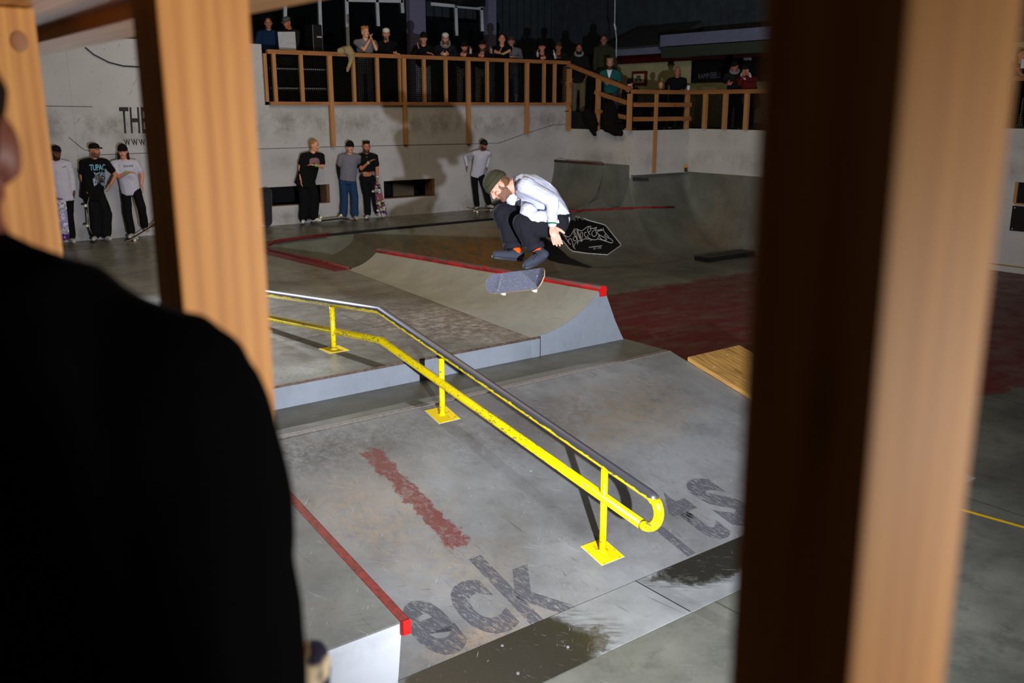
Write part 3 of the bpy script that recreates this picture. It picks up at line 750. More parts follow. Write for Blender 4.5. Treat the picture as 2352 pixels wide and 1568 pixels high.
def stroke(pts, par, wd=.014, name='white_line', sm_=True):
    if sm_ and len(pts) > 2:
        q = []
        n = len(pts)
        for i in range(n - 1):
            p0 = pts[max(i - 1, 0)]; p1 = pts[i]; p2 = pts[i + 1]; p3 = pts[min(i + 2, n - 1)]
            for k in range(5):
                t_ = k / 5; q.append(tuple(.5 * (2 * p1[a] + (p2[a] - p0[a]) * t_ + (2 * p0[a] - 5 * p1[a] + 4 * p2[a] - p3[a]) * t_ ** 2 + (3 * p1[a] - p0[a] - 3 * p2[a] + p3[a]) * t_ ** 3) for a in (0, 1)))
        q.append(pts[-1]); pts = q
    P = [onbowl(*zx(*p), .02) for p in pts]; P = [p for p in P if p is not None]
    MB().tube(P, wd / 2, 5).build(name, M_['whiteline'], par)
stroke([(790, 240), (900, 285), (1330, 405), (1380, 450), (1740, 900), (1745, 935), (1400, 1175), (900, 1140), (520, 1085), (430, 1030), (240, 800)], so, .018, 'border_line', False)
for s_ in [[(580, 195), (610, 195)], [(650, 205), (690, 220)], [(240, 620), (330, 740), (400, 860), (460, 910)], [(290, 660), (380, 715), (450, 680), (560, 500)], [(400, 850), (410, 780), (460, 765), (500, 850), (520, 960), (570, 1020)],
           [(545, 960), (560, 900), (640, 830), (720, 810)], [(520, 780), (540, 720), (590, 715), (610, 790), (560, 820), (520, 780)], [(600, 510), (540, 590), (560, 680), (600, 720)], [(560, 590), (610, 700), (640, 830), (630, 905)],
           [(620, 500), (630, 620), (680, 730), (735, 840)], [(640, 520), (660, 640), (720, 750)], [(640, 530), (720, 555), (790, 530), (880, 460), (980, 440)], [(700, 640), (740, 595), (765, 640), (745, 740), (735, 840)], [(690, 640), (720, 760)],
           [(735, 840), (780, 780), (860, 765), (940, 770)], [(860, 595), (815, 610), (815, 680), (860, 730), (880, 720)], [(930, 470), (890, 530), (920, 620), (960, 660)], [(960, 480), (975, 540), (920, 600)], [(960, 485), (1040, 495), (1130, 470), (1080, 520)],
           [(1080, 520), (1010, 590), (1000, 650), (1040, 700), (1100, 690), (1120, 630), (1080, 520)], [(890, 660), (920, 740), (990, 780), (1090, 790), (1150, 760), (1180, 680)], [(960, 810), (1000, 785)], [(1110, 540), (1180, 540), (1260, 520)],
           [(1290, 545), (1200, 555), (1140, 590), (1160, 640), (1260, 700), (1340, 740), (1380, 790), (1300, 800), (1230, 760), (1190, 690)], [(1150, 770), (1250, 790), (1400, 840), (1510, 870), (1540, 830), (1490, 770), (1400, 730), (1330, 680), (1350, 655)],
           [(1290, 490), (1310, 560), (1360, 640), (1440, 715)], [(925, 985), (1260, 943)]]:
    stroke(s_, so)
q = [Py(*zx(*p), 15.2) for p in [(1045, 1040), (1250, 1015), (1235, 975), (1040, 1003)]]
text_quad('EST. 1978', q, 'small_lettering', M_['whiteline'], so, .02, 0, 1, pool_bvh, ray(1370, 570).normalized())
bt = decal([zx(*p) for p in [(-330, 700), (-250, 690), (-40, 850), (150, 1000), (400, 1225), (700, 1370), (1150, 1530), (900, 1510), (500, 1440), (150, 1390), (-100, 1310), (-250, 1150), (-350, 900)]], 1.2, 'black_bowl_shape', M_['black'], None, .014)  # flat near-black patch laid over the bowl surface
tag(bt, 'black curved shape on the bowl floor below the shield sign', 'mark')
pl = decal([(1453, 407.5), (1490, 408.5), (1490, 416), (1453, 415)], 1.0, 'sponsor_plate', plain('dark_plate', srgb(50, 52, 50), .5), None, .02)
tag(pl, 'tiny dark sponsor plate on the bowl wall below the white parapet', 'sign')
# black box standing for the shade in a low slot at the bowl foot
tag(MB().box((15.6, 13.35, 0), (17.2, 13.75, .10)).build('dark_slot_box', M_['mdark']), 'low black box standing for a shaded slot at the foot of the bowl wall on the right', 'step')
# ------------------------------------------------------------------ railings
def Pcol(px, py, y): return Py(px, py, y)
ry = WY - .05
t = empty('balcony_railing', (11.9, ry, 3.34), 0, 'long brown timber railing with wire mesh along the upper balcony', 'railing')
xa = Py(612, 117, ry).x; xb = 15.93
ch(MB().box((xa, ry - .05, 4.335), (xb, ry + .06, 4.42)), 'top_rail', M_['pinex'], t, bevel=.004)
ch(MB().box((xa, ry - .05, 3.335), (xb, ry + .04, 3.405)), 'bottom_rail', M_['pinex'], t, bevel=.004)
for px, wd, py in ((610, .06, 0), (630, .075, 0), (692, .075, 0), (757, .10, 337), (811.5, .07, 0), (866, .07, 0), (917, .04, 0), (927, .085, 332), (973, .07, 0), (1023, .07, 0), (1074, .10, 330), (1118, .07, 0), (1162.5, .07, 0), (1209, .10, 308), (1248.6, .07, 0), (1273, .07, 0)):
    x = Py(px, 180, ry).x; z0 = Py(px, py, ry).z if py else 3.40
    yy = ry - .02 if not py else ry - .028
    ch(MB().box((x - wd / 2, yy - .03, z0), (x + wd / 2, yy + .045, 4.34)), 'post', M_['pine'], t, bevel=.004)
def wiremesh(p, ux, uz, nx, nz, wd):
    mb = MB(); p = V(p); ux = V(ux); uz = V(uz); n = ux.cross(uz).normalized() * .003
    for i in range(nx + 1):
        c = p + ux * (i / nx); mb.hexa([c - ux.normalized() * wd / 2 - n, c + ux.normalized() * wd / 2 - n, c + ux.normalized() * wd / 2 + n, c - ux.normalized() * wd / 2 + n] + [q + uz for q in [c - ux.normalized() * wd / 2 - n, c + ux.normalized() * wd / 2 - n, c + ux.normalized() * wd / 2 + n, c - ux.normalized() * wd / 2 + n]])
    for i in range(nz + 1):
        c = p + uz * (i / nz); w2 = uz.normalized() * wd / 2
        mb.hexa([c - w2 - n, c + w2 - n, c + w2 + n, c - w2 + n] + [q + ux for q in [c - w2 - n, c + w2 - n, c + w2 + n, c - w2 + n]])
    return mb
ch(wiremesh((xa, ry + .06, 3.4), (xb - xa, 0, 0), (0, 0, .94), int((xb - xa) / .044), 22, .015), 'wire_mesh', M_['steelmesh'], t)
# stair railing down to the lower balcony
t = empty('stair_railing', (15.9, 17.3, 2.76), 0, 'brown timber railing sloping down the stairs between the two balconies', 'railing')
sx = 15.9
ch(MB().bar((sx, WY - .02, 4.34), (sx, 16.24, 3.70), .09, .10), 'top_rail', M_['piney'], t, bevel=.004)
for (a, b) in (((1366, 211), (1449, 239)), ((1367, 254), (1449, 272)), ((1288, 185), (1313, 197)), ((1290, 234), (1312, 241))):
    pa = Px(a[0], a[1], sx - .03); pb = Px(b[0], b[1], sx - .03)
    ch(MB().bar(pa, pb, .03, .10), 'middle_rail', M_['piney'], t, bevel=.003)
for px, yt, yb in ((1298, 148, 241), (1308, 155, 300), (1375, 178, 300)):
    a = Px(px, yt, sx); b = Px(px, yb, sx)
    ch(MB().box((sx - .05, a.y - .05, b.z), (sx + .045, a.y + .05, a.z - .03)), 'post', M_['pine'], t, bevel=.004)
t = empty('lower_balcony_railing', (16.9, 16.1, 2.76), 0, 'brown timber railing along the lower balcony above the white parapet', 'railing')
ry2 = 16.12
ch(MB().box((15.85, ry2 - .05, 3.60), (17.78, ry2 + .05, 3.695)), 'top_rail', M_['pinex'], t, bevel=.004)
ch(MB().box((17.70, 9.7, 3.60), (17.80, ry2 + .05, 3.695)), 'top_rail', M_['piney'], t, bevel=.004)
for py in (240.5, 273):
    z = Py(1510, py, ry2 - .05).z; ch(MB().box((15.85, ry2 - .07, z - .05), (17.9, ry2 - .045, z + .05)), 'middle_rail', M_['pinex'], t, bevel=.003)
for px, yb in ((1446, 300), (1500.5, 397), (1578, 299)):
    x = Py(px, 250, ry2).x; z0 = Py(px, yb, ry2 - .08).z
    if yb > 350: ch(MB().box((x - .05, ry2 - .115, z0), (x + .05, ry2 - .072, 3.60)), 'post', M_['pine'], t, bevel=.004)
    else: ch(MB().box((x - .05, ry2 - .045, 2.76), (x + .05, ry2 + .045, 3.60)), 'post', M_['pine'], t, bevel=.004)
for px in (1620, 1666, 1715):
    y = Px(px, 250, 17.75).y; ch(MB().box((17.70, y - .05, 2.785), (17.79, y + .05, 3.60)), 'post', M_['pine'], t, bevel=.004)
ch(wiremesh((17.84, 13.0, 2.79), (0, 3.1, 0), (0, 0, .81), 80, 26, .016), 'wire_mesh', M_['steelmesh'], t)
ch(wiremesh((15.95, ry2 + .06, 2.79), (1.8, 0, 0), (0, 0, .81), 50, 26, .016), 'wire_mesh', M_['steelmesh'], t)
t = empty('right_balcony_railing', (19.6, 8, 2.88), 0, 'brown timber railing at the far right edge above a white wall', 'railing')
ch(MB().box((19.55, 3.0, 3.80), (19.66, 9.75, 3.89)), 'top_rail', M_['piney'], t, bevel=.004)
y = Px(2312, 240, 19.6).y
for yy in (y, y - 1.3, y - 2.6): ch(MB().box((19.56, yy - .05, 2.885), (19.65, yy + .05, 3.80)), 'post', M_['pine'], t, bevel=.004)
ch(wiremesh((19.68, 3.0, 2.9), (0, y - 3.0, 0), (0, 0, .9), 150, 26, .014), 'wire_mesh', M_['steelmesh'], t)
o = MB().box((21.0, 3, 2.84), (21.2, 9.4, 5.0)).build('wall_right_lounge', M_['dark']); struct('wall_right_lounge', o)
o = MB().box((20.6, 8.95, 2.84), (20.8, 9.9, 4.6)).build('wall_right_pier', M_['cream']); struct('wall_right_pier', o)
# opening and black panel on the right wall
t = empty('wall_hatch', (19.58, 8.3, 1.5), 0, 'wood framed dark hatch in the white wall at the right edge', 'hatch')
a = Px(2337, 418, 19.59); b = Px(2352, 467, 19.59)
ch(MB().box((19.575, 7.6, b.z), (19.598, a.y, a.z)), 'dark_opening', M_['dark'], t)
ch(MB().box((19.55, a.y - .04, b.z), (19.599, a.y + .02, a.z)).box((19.55, 7.6, b.z - .03), (19.599, a.y, b.z)), 'frame', M_['pine'], t)
t = empty('sheet_panel', (19.58, 8.0, .9), 0, 'black sheet panel screwed to the white wall at the right edge', 'panel')
a = Px(2327, 472, 19.59); b = Px(2322, 529, 19.59)
ch(MB().box((19.57, 7.4, b.z), (19.598, a.y, a.z)), 'sheet', M_['black'], t)
for z in (a.z - .04, b.z + .04): ch(MB().tube([(19.571, a.y - .05, z), (19.564, a.y - .05, z)], .014, 8), 'screw', M_['silver'], t)

# ------------------------------------------------------------------ background things
FLB = 3.34
# window partition behind the balcony
wy = 23.5
def framebar(mb, a, b, wd): mb.bar(Py(a[0], a[1], wy), Py(b[0], b[1], wy), .03, wd, up=(0, 1, 0)) if False else mb.bar(Py(a[0], a[1], wy), Py(b[0], b[1], wy), wd, .04, up=(0, 1, 0))
mb = MB()
for a, b in (((655, -20), (655, 60)), ((733, -30), (738, 120)), ((795, -30), (800, 120)), ((866, 0), (869, 60)), ((923, 0), (925, 30)), ((795, 0), (925, 3)), ((990, 9), (1109, 20)), ((1047, 15), (1049, 82)), ((1106, 18), (1108, 72))):
    framebar(mb, a, b, .085)
t = empty('window_partition', (10, wy, FLB), 0, 'dark glazed partition with pale frames behind the upper balcony', 'window partition')
ch(mb, 'pale_frame', M_['frame'], t)
g0 = Py(560, 60, wy).x; g1 = Py(1112, 60, wy).x
ch(MB().box((g0, wy + .03, FLB), (Py(935, 60, wy).x, wy + .05, 8.0)).box((Py(985, 60, wy).x, wy + .03, FLB), (g1, wy + .05, 5.7)), 'glass', M_['glass'], t)
ch(MB().box((Py(942, 60, wy).x, wy, FLB), (Py(978, 60, wy).x, wy + .25, 9)).box((Py(1122, 60, wy).x, wy, FLB), (Py(1140, 60, wy).x, wy + .25, 9)), 'pillar', plain('mauve_grey_pillar', srgb(120, 118, 150), .7), t)
# ventilation duct / spotlight
o = MB().box((Py(1058, 0, 22).x, 21.9, Py(1058, 11, 22).z), (Py(1110, 0, 22).x, 22.3, 6.6)).build('ceiling_speaker', M_['mdark']); tag(o, 'black box speaker hanging at the top above the upper balcony', 'speaker')
# white drop cable with switch
t = empty('hanging_cable', tuple(Py(1416, 100, 19.6)), 0, 'thin white cable with an inline switch hanging from the roof', 'cable')
ch(MB().tube([Py(1413, -20, 19.6), Py(1412, 50, 19.6), Py(1416, 90, 19.6), Py(1415, 150, 19.6)], .012, 6), 'cord', M_['frame'], t)
ch(MB().tube([Py(1411, 54, 19.6), Py(1414, 68, 19.6)], .025, 8), 'switch', M_['frame'], t)
# black cable on the upper left wall
tag(MB().tube([Py(195, 108, WY - .03), Py(215, 125, WY - .03), Py(250, 143, WY - .03), Py(283, 151.5, WY - .03), (Py(330, 154, WY - .03)), Py(380, 148, WY - .03)], .012, 6).build('wall_cable', M_['black']), 'thin black cable sagging across the white wall at upper left', 'cable')
tag(MB().tube([Px(1289, 243, 15.9), Px(1292, 251, 15.85), Px(1300, 256, 15.85), Px(1306, 255, 15.85)], .012, 6).build('loose_cable', M_['black']), 'short black cable hanging below the railing corner', 'cable')
# wall lettering
def wt(s, x0, y0_, x1, y1_, sh=0.0, bold=0.0, space=1.0):
    q = [Py(x0 + sh, y1_, WY - .003), Py(x1 + sh, y1_, WY - .003), Py(x1, y0_, WY - .003), Py(x0, y0_, WY - .003)]
    return text_quad(s, q, 'wall_lettering', M_['inkblack'], None, .003, bold, space)
tag(wt('THE', 273, 246, 338, 306, 4, .01), 'tall black letters THE on the white wall at upper left', 'lettering')
tag(wt('www.', 283, 319, 338, 334, 3, .0, 1.25), 'small black letters www on the white wall under the tall letters', 'lettering')
# lounge wall: picture, black banner
t = empty('framed_picture', (20.45, 20.5, 4.1), 0, 'small red framed drawing on the cream lounge wall', 'picture')
a = Px(1453, 164, 20.47); b = Px(1485, 196, 20.47)
ch(MB().box((20.44, b.y, b.z), (20.5, a.y, a.z)), 'frame', plain('brown_red_frame', srgb(96, 34, 24), .5), t)
ch(MB().box((20.43, b.y + .08, b.z + .08), (20.445, a.y - .08, a.z - .08)), 'paper', plain('paper', srgb(196, 186, 150), .8), t)
ym = (a.y + b.y) / 2; zm = (a.z + b.z) / 2
dr = MB()
for s in (-1, 1): dr.ell((20.428, ym + s * .06, zm - .02), (.003, .045, .09), Matrix.Rotation(s * .5, 3, 'X'))
dr.ell((20.428, ym, zm + .05), (.003, .10, .035)); ch(dr, 'sketch', plain('sketch_grey', srgb(90, 88, 80), .8), t)
t = empty('black_banner', (20.45, 17.0, 4.2), 0, 'black banner with pale lettering on the cream lounge wall', 'banner')
a = Px(1590, 139, 20.46); b = Px(1662, 188, 20.46)
ch(MB().box((20.44, b.y - 2.4, b.z), (20.48, a.y, a.z + .06)), 'cloth', M_['black'], t)
q = [Px(1604, 181, 20.43), Px(1629, 179, 20.43), Px(1629, 168, 20.43), Px(1604, 170, 20.43)]
def chq(o, par): o.parent = par; o.data.transform(Matrix.Translation(-par.location)); return o
chq(text_quad('RAMP', q, 'lettering', plain('grey_print', srgb(96, 98, 104), .7), None, .004, .01), t)
q = [Px(1631, 179, 20.42), Px(1654, 177, 20.42), Px(1654, 165, 20.42), Px(1631, 167, 20.42)]
chq(text_quad('BOOS', q, 'lettering', M_['black'], None, .006, .01), t)
ch(MB().hexa([tuple(Px(px, py, xx)) for xx in (20.432, 20.436) for px, py in ((1630, 180), (1655, 178), (1655, 164.5), (1630, 166.5))]), 'print_block', plain('grey_print_block', srgb(84, 86, 98), .7), t)
q = [Px(1709, 139, 20.43), Px(1727, 138, 20.43), Px(1727, 130, 20.43), Px(1709, 131, 20.43)]
chq(text_quad('NNE', q, 'lettering', M_['silver'], None, .004, .01), t)
# DJ table and laptop
t = empty('dj_table', (9.0, 19.3, FLB), 0, 'black clothed table with music gear on the upper balcony', 'table')
x0 = Py(612, 110, 19.1).x; x1 = Py(760, 110, 19.1).x
ch(MB().box((x0, 18.95, 4.36), (x1, 19.75, 4.46)), 'table_top', M_['black'], t)
for xx in (x0 + .05, x1 - .05):
    for yy in (19.0, 19.7): ch(MB().box((xx - .03, yy - .03, FLB), (xx + .03, yy + .03, 4.36)), 'leg', M_['mdark'], t)
for zz in (3.65, 4.05): ch(MB().box((x0, 19.0, zz), (x1, 19.03, zz + .05)), 'crossbar', M_['silver'], t)
t = empty('laptop', tuple(Py(658, 100, 19.2)), 0, 'open silver laptop on the black table on the balcony', 'laptop')
p = [Py(*a, 19.2) for a in ((640, 101), (679, 101), (677, 73), (637, 73))]
p[0].z = p[1].z = 4.47; nrm_ = V((0, -.02, 0))
ch(MB().hexa([tuple(q) for q in p] + [tuple(q + nrm_) for q in p]), 'lid', M_['silver'], t, bevel=.004)
ch(MB().box((p[0].x, 19.21, 4.462), (p[1].x, 19.48, 4.475)), 'base', M_['silver'], t)
t = empty('speaker_stack', tuple(Py(722, 90, 19.4)), 0, 'black loudspeaker standing on the balcony beside the laptop table', 'speaker')
a = Py(712, 56, 19.9); b = Py(737, 105, 19.9)
ch(MB().box((a.x, 19.8, 4.0), (b.x, 20.2, a.z)), 'cabinet', M_['mdark'], t, bevel=.02)
ch(MB().box((a.x + .1, 19.79, a.z - .28), (a.x + .22, 19.8, a.z - .25)), 'badge', M_['silver'], t)
ch(MB().box((a.x + .05, 19.95, FLB), (b.x - .05, 20.1, 4.0)), 'stand', M_['mdark'], t)
# cloth hanging over the rail
t = None
def cloth_drape():
    mb = MB(); P = [Py(*p, ry - .09) for p in ((790, 116), (800, 114), (806, 124), (806, 140), (801, 152), (797, 166))]
    mb.tube(P, .1, 10, True, [.08, .11, .10, .055, .05, .035]); mb.cap(Py(782, 117, ry - .02), Py(800, 116, ry - .06), .07, .10); mb.cap(Py(800, 118, ry - .09), Py(807, 130, ry - .1), .09, .07)
    o = blob(mb, .016, 'hanging_jacket', CL(150, 136, 98), None, 3, .03, 8); return tag(o, 'khaki jacket draped over the upper balcony rail', 'jacket')
cloth_drape()
def fur(name, pts, rs_, lab):
    mb = MB(); P = [Px(x, y, 15.72 - k * .0) for k, (x, y) in enumerate(pts)]
    for i in range(len(P) - 1): mb.cap(P[i], P[i + 1], rs_[i], rs_[i + 1])
    o = blob(mb, .018, name, CL(14, 12, 10), None, 1, .05, 16); return tag(o, lab, 'coat')
fur('hanging_coat', [(1400, 245), (1402, 262), (1398, 285), (1412, 298), (1425, 306)], [.16, .2, .2, .14, .08], 'black fluffy coat hanging over the stair parapet, the larger of two')
fur('hanging_coat', [(1352, 262), (1360, 285), (1364, 300), (1365, 308)], [.16, .16, .08, .05], 'black coat hanging over the stair parapet, the narrower one')
# small items
def bottle(name, p, axis, L_, r, mat, capm, lab, cat, parts=('body', 'cap')):
    t = empty(name, tuple(p), 0, lab, cat); a = V(axis).normalized(); z0 = V((0, 0, 0))
    m = MB().tube([z0, a * L_ * .02, a * L_ * .6, a * L_ * .78, a * L_ * .9], r, 12, True, [r * .9, r, r, r * .45, r * .4]); m.build(parts[0], mat, t, True)
    MB().tube([a * L_ * .9, a * L_], r * .48, 10).build(parts[1], capm, t); return t
clearp = NT('clear_plastic'); clearp.b.inputs['Transmission Weight'].default_value = .6; clearp.out(srgb(225, 225, 230), .15, .6)
bottle('plastic_bottle', Px(1297, 369, 15.6) + V((0, 0, -.0)), Px(1271, 366, 15.55) - Px(1297, 369, 15.6), .36, .045, clearp.m, M_['red'], 'clear plastic bottle lying on top of the corner quarter pipe', 'bottle')
t = empty('drink_can', (Py(1570, 396, 16.1).x - .05, 15.98, 1.74), 0, 'yellow and dark drink can on the bowl ledge by the parapet corner', 'drink can')
MB().tube([(0, 0, 0), (0, 0, .09)], .04, 14).build('body', plain('dark_purple_can', srgb(40, 20, 40), .3), t, True); MB().tube([(0, 0, .09), (0, 0, .17)], .041, 14).build('upper_band', plain('amber_can', srgb(222, 140, 10), .3), t, True)
MB().tube([(0, 0, .17), (0, 0, .178)], .03, 14).build('lid', M_['silver'], t, True)
t = empty('paper_cup', tuple(Px(1581, 208, 17.75)), 0, 'white paper cup on the lower balcony rail', 'cup'); t.location.z = 3.696
MB().tube([(0, 0, 0), (0, 0, .10)], .04, 14, True, [.032, .042]).build('body', M_['frame'], t, True); MB().tube([(0, 0, .1), (0, 0, .112)], .045, 14).build('lid', M_['frame'], t, True)
bottle('glass_bottle', (Py(1185, 235, 19.0).x, 19.0, FLB), (0, 0, 1), .26, .033, clearp.m, plain('gold_cap', srgb(180, 150, 50), .4), 'glass bottle standing on the upper balcony floor', 'bottle')

# ------------------------------------------------------------------ foreground timber
def vpost(name, c, wx, wyd, z0, z1, lab, mat='fpost'):
    t = MB().box((c.x, c.y, z0), (c.x + wx, c.y + wyd, z1)).build(name, M_[mat], None, False, .003); return tag(t, lab, 'post')
c1 = Pd(384, 300, 1.1); vpost('timber_post', c1, .112, .098, 1.7, 3.447, 'blurred pine post in front of the black shirted spectator, between him and the rail')
c2 = Pd(2040, 600, .45)
lean = RT * .0115   # this post is not quite plumb
pb = [V((c2.x, c2.y, 0)) + V(q) for q in ((0, 0, 0), (.110, 0, 0), (.110, .082, 0), (0, .082, 0))]
o = MB().hexa([tuple(q + lean * (3.19 - z) + ZU * z) for z in (1.65, 3.6) for q in pb]).build('timber_post', M_['fpost'], None, False, .003)
tag(o, 'large blurred pine post close to the camera on the right', 'post')
c3 = Pd(112, 300, 1.75); 
c3b = V((c3.x - .15, c3.y, 0)); bm_ = vpost('timber_post', c3b, .15, .10, 1.7, 3.475, 'blurred pine post with a dark knot at the far left')
kn = MB().ell(Py(44, 95, c3.y - .001), (.015, .002, .019)).build('knot', plain('knot', srgb(158, 104, 62), .6), bm_)
b1 = Px(310, 42, .5)
MBb = MB().box((.5, .35, 3.446), (.628, 5.2, 3.478)).build('timber_beam', M_['fbeam'], None, False, .003)
tag(MBb, 'pale pine beam running overhead across the upper left corner', 'beam')
hr = MB().box((.30, .45, 3.478), (.5, 5.2, 3.52)).build('handrail_board', M_['fbeam'], None, False, .003)
tag(hr, 'blurred pine handrail board above the left posts', 'handrail board')
# spectator stand the camera stands on, out of the frame except for its timber
o = MB().box((-3, -3, 1.55), (1.3, 1.25, 1.65)).build('floor_stand', M_['ply']); struct('floor_stand', o)
o = MB().box((-3, 1.2, 0), (1.3, 1.25, 1.55)).build('wall_stand', M_['wall']); struct('wall_stand', o)
# ------------------------------------------------------------------ people
def fr(f, u):
    f = V(f).normalized(); u = V(u); u = (u - f * u.dot(f)).normalized(); r = f.cross(u); return f, u, r
def AM(r, f, u): return Matrix(((r.x, f.x, u.x), (r.y, f.y, u.y), (r.z, f.z, u.z)))
def head_prims(mb, c, f, u, r, k, neck, chest):
    A = AM(r, f, u); P = lambda a, b, c_: c + (r * a + f * b + u * c_) * k
    mb.ell(P(0, -.004, .025), (.076 * k, .096 * k, .098 * k), A); mb.ell(P(0, .022, -.04), (.060 * k, .072 * k, .078 * k), A)
    mb.ell(P(0, .064, -.098), (.028 * k, .024 * k, .022 * k), A); mb.ell(P(0, .084, .034), (.052 * k, .016 * k, .012 * k), A)
    mb.cap(P(0, .090, .012), P(0, .107, -.026), .010 * k, .0145 * k)
    for s in (-1, 1):
        mb.ell(P(.077 * s, -.006, -.008), (.012 * k, .022 * k, .034 * k), A); mb.ell(P(.042 * s, .066, -.03), (.022 * k, .02 * k, .022 * k), A)
        mb.cap(P(.045 * s, .0, -.06), P(.02 * s, .06, -.095), .022 * k, .02 * k)
    mb.cap(P(0, -.015, -.06), neck, .056 * k, .062 * k); mb.cap(neck, chest, .065 * k, .09 * k)
def face_parts(t, c, f, u, r, k, lid=1.0):
    A = AM(r, f, u); P = lambda a, b, c_: c + (r * a + f * b + u * c_) * k
    for s in (-1, 1):
        MB().ell(P(.031 * s, .0845, .010), (.012 * k, .006 * k, .006 * k * lid), A, 8, 6).build('eye', M_['eye'], t, True, loc=t.location)
    MB().ell(P(0, .094, -.062), (.024 * k, .006 * k, .007 * k), A, 8, 6).build('mouth', M_['lip'], t, True, loc=t.location)
def hand_prims(mb, w, d, pn, th, k=1.0, curl=.35, fr_=.0098):
    """w wrist, d hand direction, pn palm normal, th side the thumb leaves from"""
    d = V(d).normalized(); pn = V(pn); pn = (pn - d * pn.dot(d)).normalized(); s = d.cross(pn).normalized()
    if s.dot(V(th)) < 0: s = -s
    A = AM(s, pn, d)
    mb.ell(w + d * .048 * k, (.040 * k, .0175 * k, .052 * k), A)
    for i, (o_, L_) in enumerate(((.030, .070), (.010, .080), (-.011, .074), (-.030, .058))):
        b = w + (d * .080 + s * o_) * k; d1 = (d + s * o_ * 2.2 + pn * curl * .5).normalized(); m = b + d1 * L_ * .52 * k
        d2 = (d1 + pn * curl).normalized(); mb.cap(b, m, fr_ * 1.1 * k, fr_ * k, 8); mb.cap(m, m + d2 * L_ * .48 * k, fr_ * k, fr_ * .85 * k, 8)
    b = w + (d * .022 + s * .030) * k; d1 = (d * .75 + s * .75 + pn * .25).normalized(); m = b + d1 * .038 * k
    mb.cap(b, m, .014 * k, .0125 * k, 8); mb.cap(m, m + (d1 + d * .35).normalized() * .032 * k, .0125 * k, .010 * k, 8)
def shell(t, body, hd, f, u, r, k, cond, off, name, mat):
    vs = [v.co + t.location for v in body.data.vertices]; nn = [v.normal.copy() for v in body.data.vertices]; idx = {}; mb = MB()
    for pl in body.data.polygons:
        c = sum((vs[i] for i in pl.vertices), V()) / len(pl.vertices) - hd
        if c.length > .2 * k: continue
        nz = noise.noise(c * 60) * .010
        if cond(abs(c.dot(r)) / k + nz, c.dot(f) / k + nz, c.dot(u) / k + nz):
            fc = []
            for i in pl.vertices:
                if i not in idx: idx[i] = len(mb.v); mb.v.append(vs[i] + nn[i] * off)
                fc.append(idx[i])
            mb.f.append(tuple(fc))
    me = mb.mesh(name, False); me.transform(Matrix.Translation(-t.location)); return link(name, me, mat, t, True)
def beard_area(a, b, c):
    if a < .024 and -.070 < c < -.052 and b > .05: return False
    if b > .092 and c > -.042: return False
    return (-.14 < c < -.046 - max(0, .05 - a) * .2 and b > -.02 and a < .074) or (.05 < a < .072 and -.05 < c < .0 and .0 < b < .032)
def ring(c, ax, lat, ra, rb, n=18):
    ax = V(ax).normalized(); lat = V(lat); lat = (lat - ax * lat.dot(ax)).normalized(); o_ = ax.cross(lat)
    return [V(c) + lat * ra * math.cos(2 * math.pi * i / n) + o_ * rb * math.sin(2 * math.pi * i / n) for i in range(n)]
def hat(t, kind, col, c, f, u, r, k):
    P = lambda a, b, c_: c + (r * a + f * b + u * c_) * k
    m = CL(*col)
    if kind == 'beanie':
        rs_ = [ring(P(0, -.006, z), u, r, a * k, b * k) for z, a, b in ((.028, .084, .105), (.055, .086, .107), (.085, .082, .102), (.115, .066, .084), (.136, .042, .056), (.147, .014, .018))]
        b = MB().loft(rs_).build('beanie', m, t, True, loc=t.location)
        rs_ = [ring(P(0, -.006, z), u, r, a * k, b_ * k) for z, a, b_ in ((.022, .084, .105), (.020, .089, .111), (.060, .091, .113), (.066, .086, .108))]
        MB().loft(rs_).build('cuff', m, b, True, loc=t.location)
    elif kind in ('cap', 'capback'):
        s = 1 if kind == 'cap' else -1
        rs_ = [ring(P(0, -.004, z), u, r, a * k, b * k) for z, a, b in ((.034, .082, .103), (.07, .084, .104), (.10, .074, .092), (.12, .052, .066), (.130, .02, .026))]
        b = MB().loft(rs_).build('cap', m, t, True, loc=t.location)
        br = []
        for zz in (.036, .046):
            for a in range(9):
                q = -1 + a / 4; br.append(P(.072 * q, s * (.07 + .105 * math.sqrt(max(0, 1 - q * q * .93)) * .95), zz - .018 * (1 - abs(q)) * 1.0 + .008))
        mb = MB(); n = 9
        mb.add(br, [tuple(range(n)), tuple(range(2 * n - 1, n - 1, -1))] + [(i, i + 1, n + i + 1, n + i) for i in range(n - 1)] + [(n - 1, 0, n, 2 * n - 1)])
        mb.build('brim', m, b, True, loc=t.location)
def hair(t, style, col, c, f, u, r, k):
    P = lambda a, b, c_: c + (r * a + f * b + u * c_) * k; A = AM(r, f, u); mb = MB()
    if style != 'under': mb.ell(P(0, -.018, .048), (.083 * k, .097 * k, .088 * k), A)
    mb.ell(P(0, -.045, .0), (.078 * k, .062 * k, .085 * k), A)
    if style == 'long':
        for s in (-1, 1): mb.cap(P(.07 * s, -.02, -.01), P(.085 * s, 0, -.13), .032 * k, .028 * k)
        mb.cap(P(0, -.07, 0), P(0, -.06, -.14), .06 * k, .05 * k)
    if style == 'curly':
        for i in range(16):
            a = i * 2.4; mb.ell(P(.062 * math.cos(a), -.012 + .07 * math.sin(a), .095 + .018 * math.sin(i * 5)), (.024 * k,) * 3)
    o = blob(mb, .010 * k, 'hair', CL(*col), t, 1, .010, 30, random.random()); o.data.transform(Matrix.Translation(-t.location)); return o
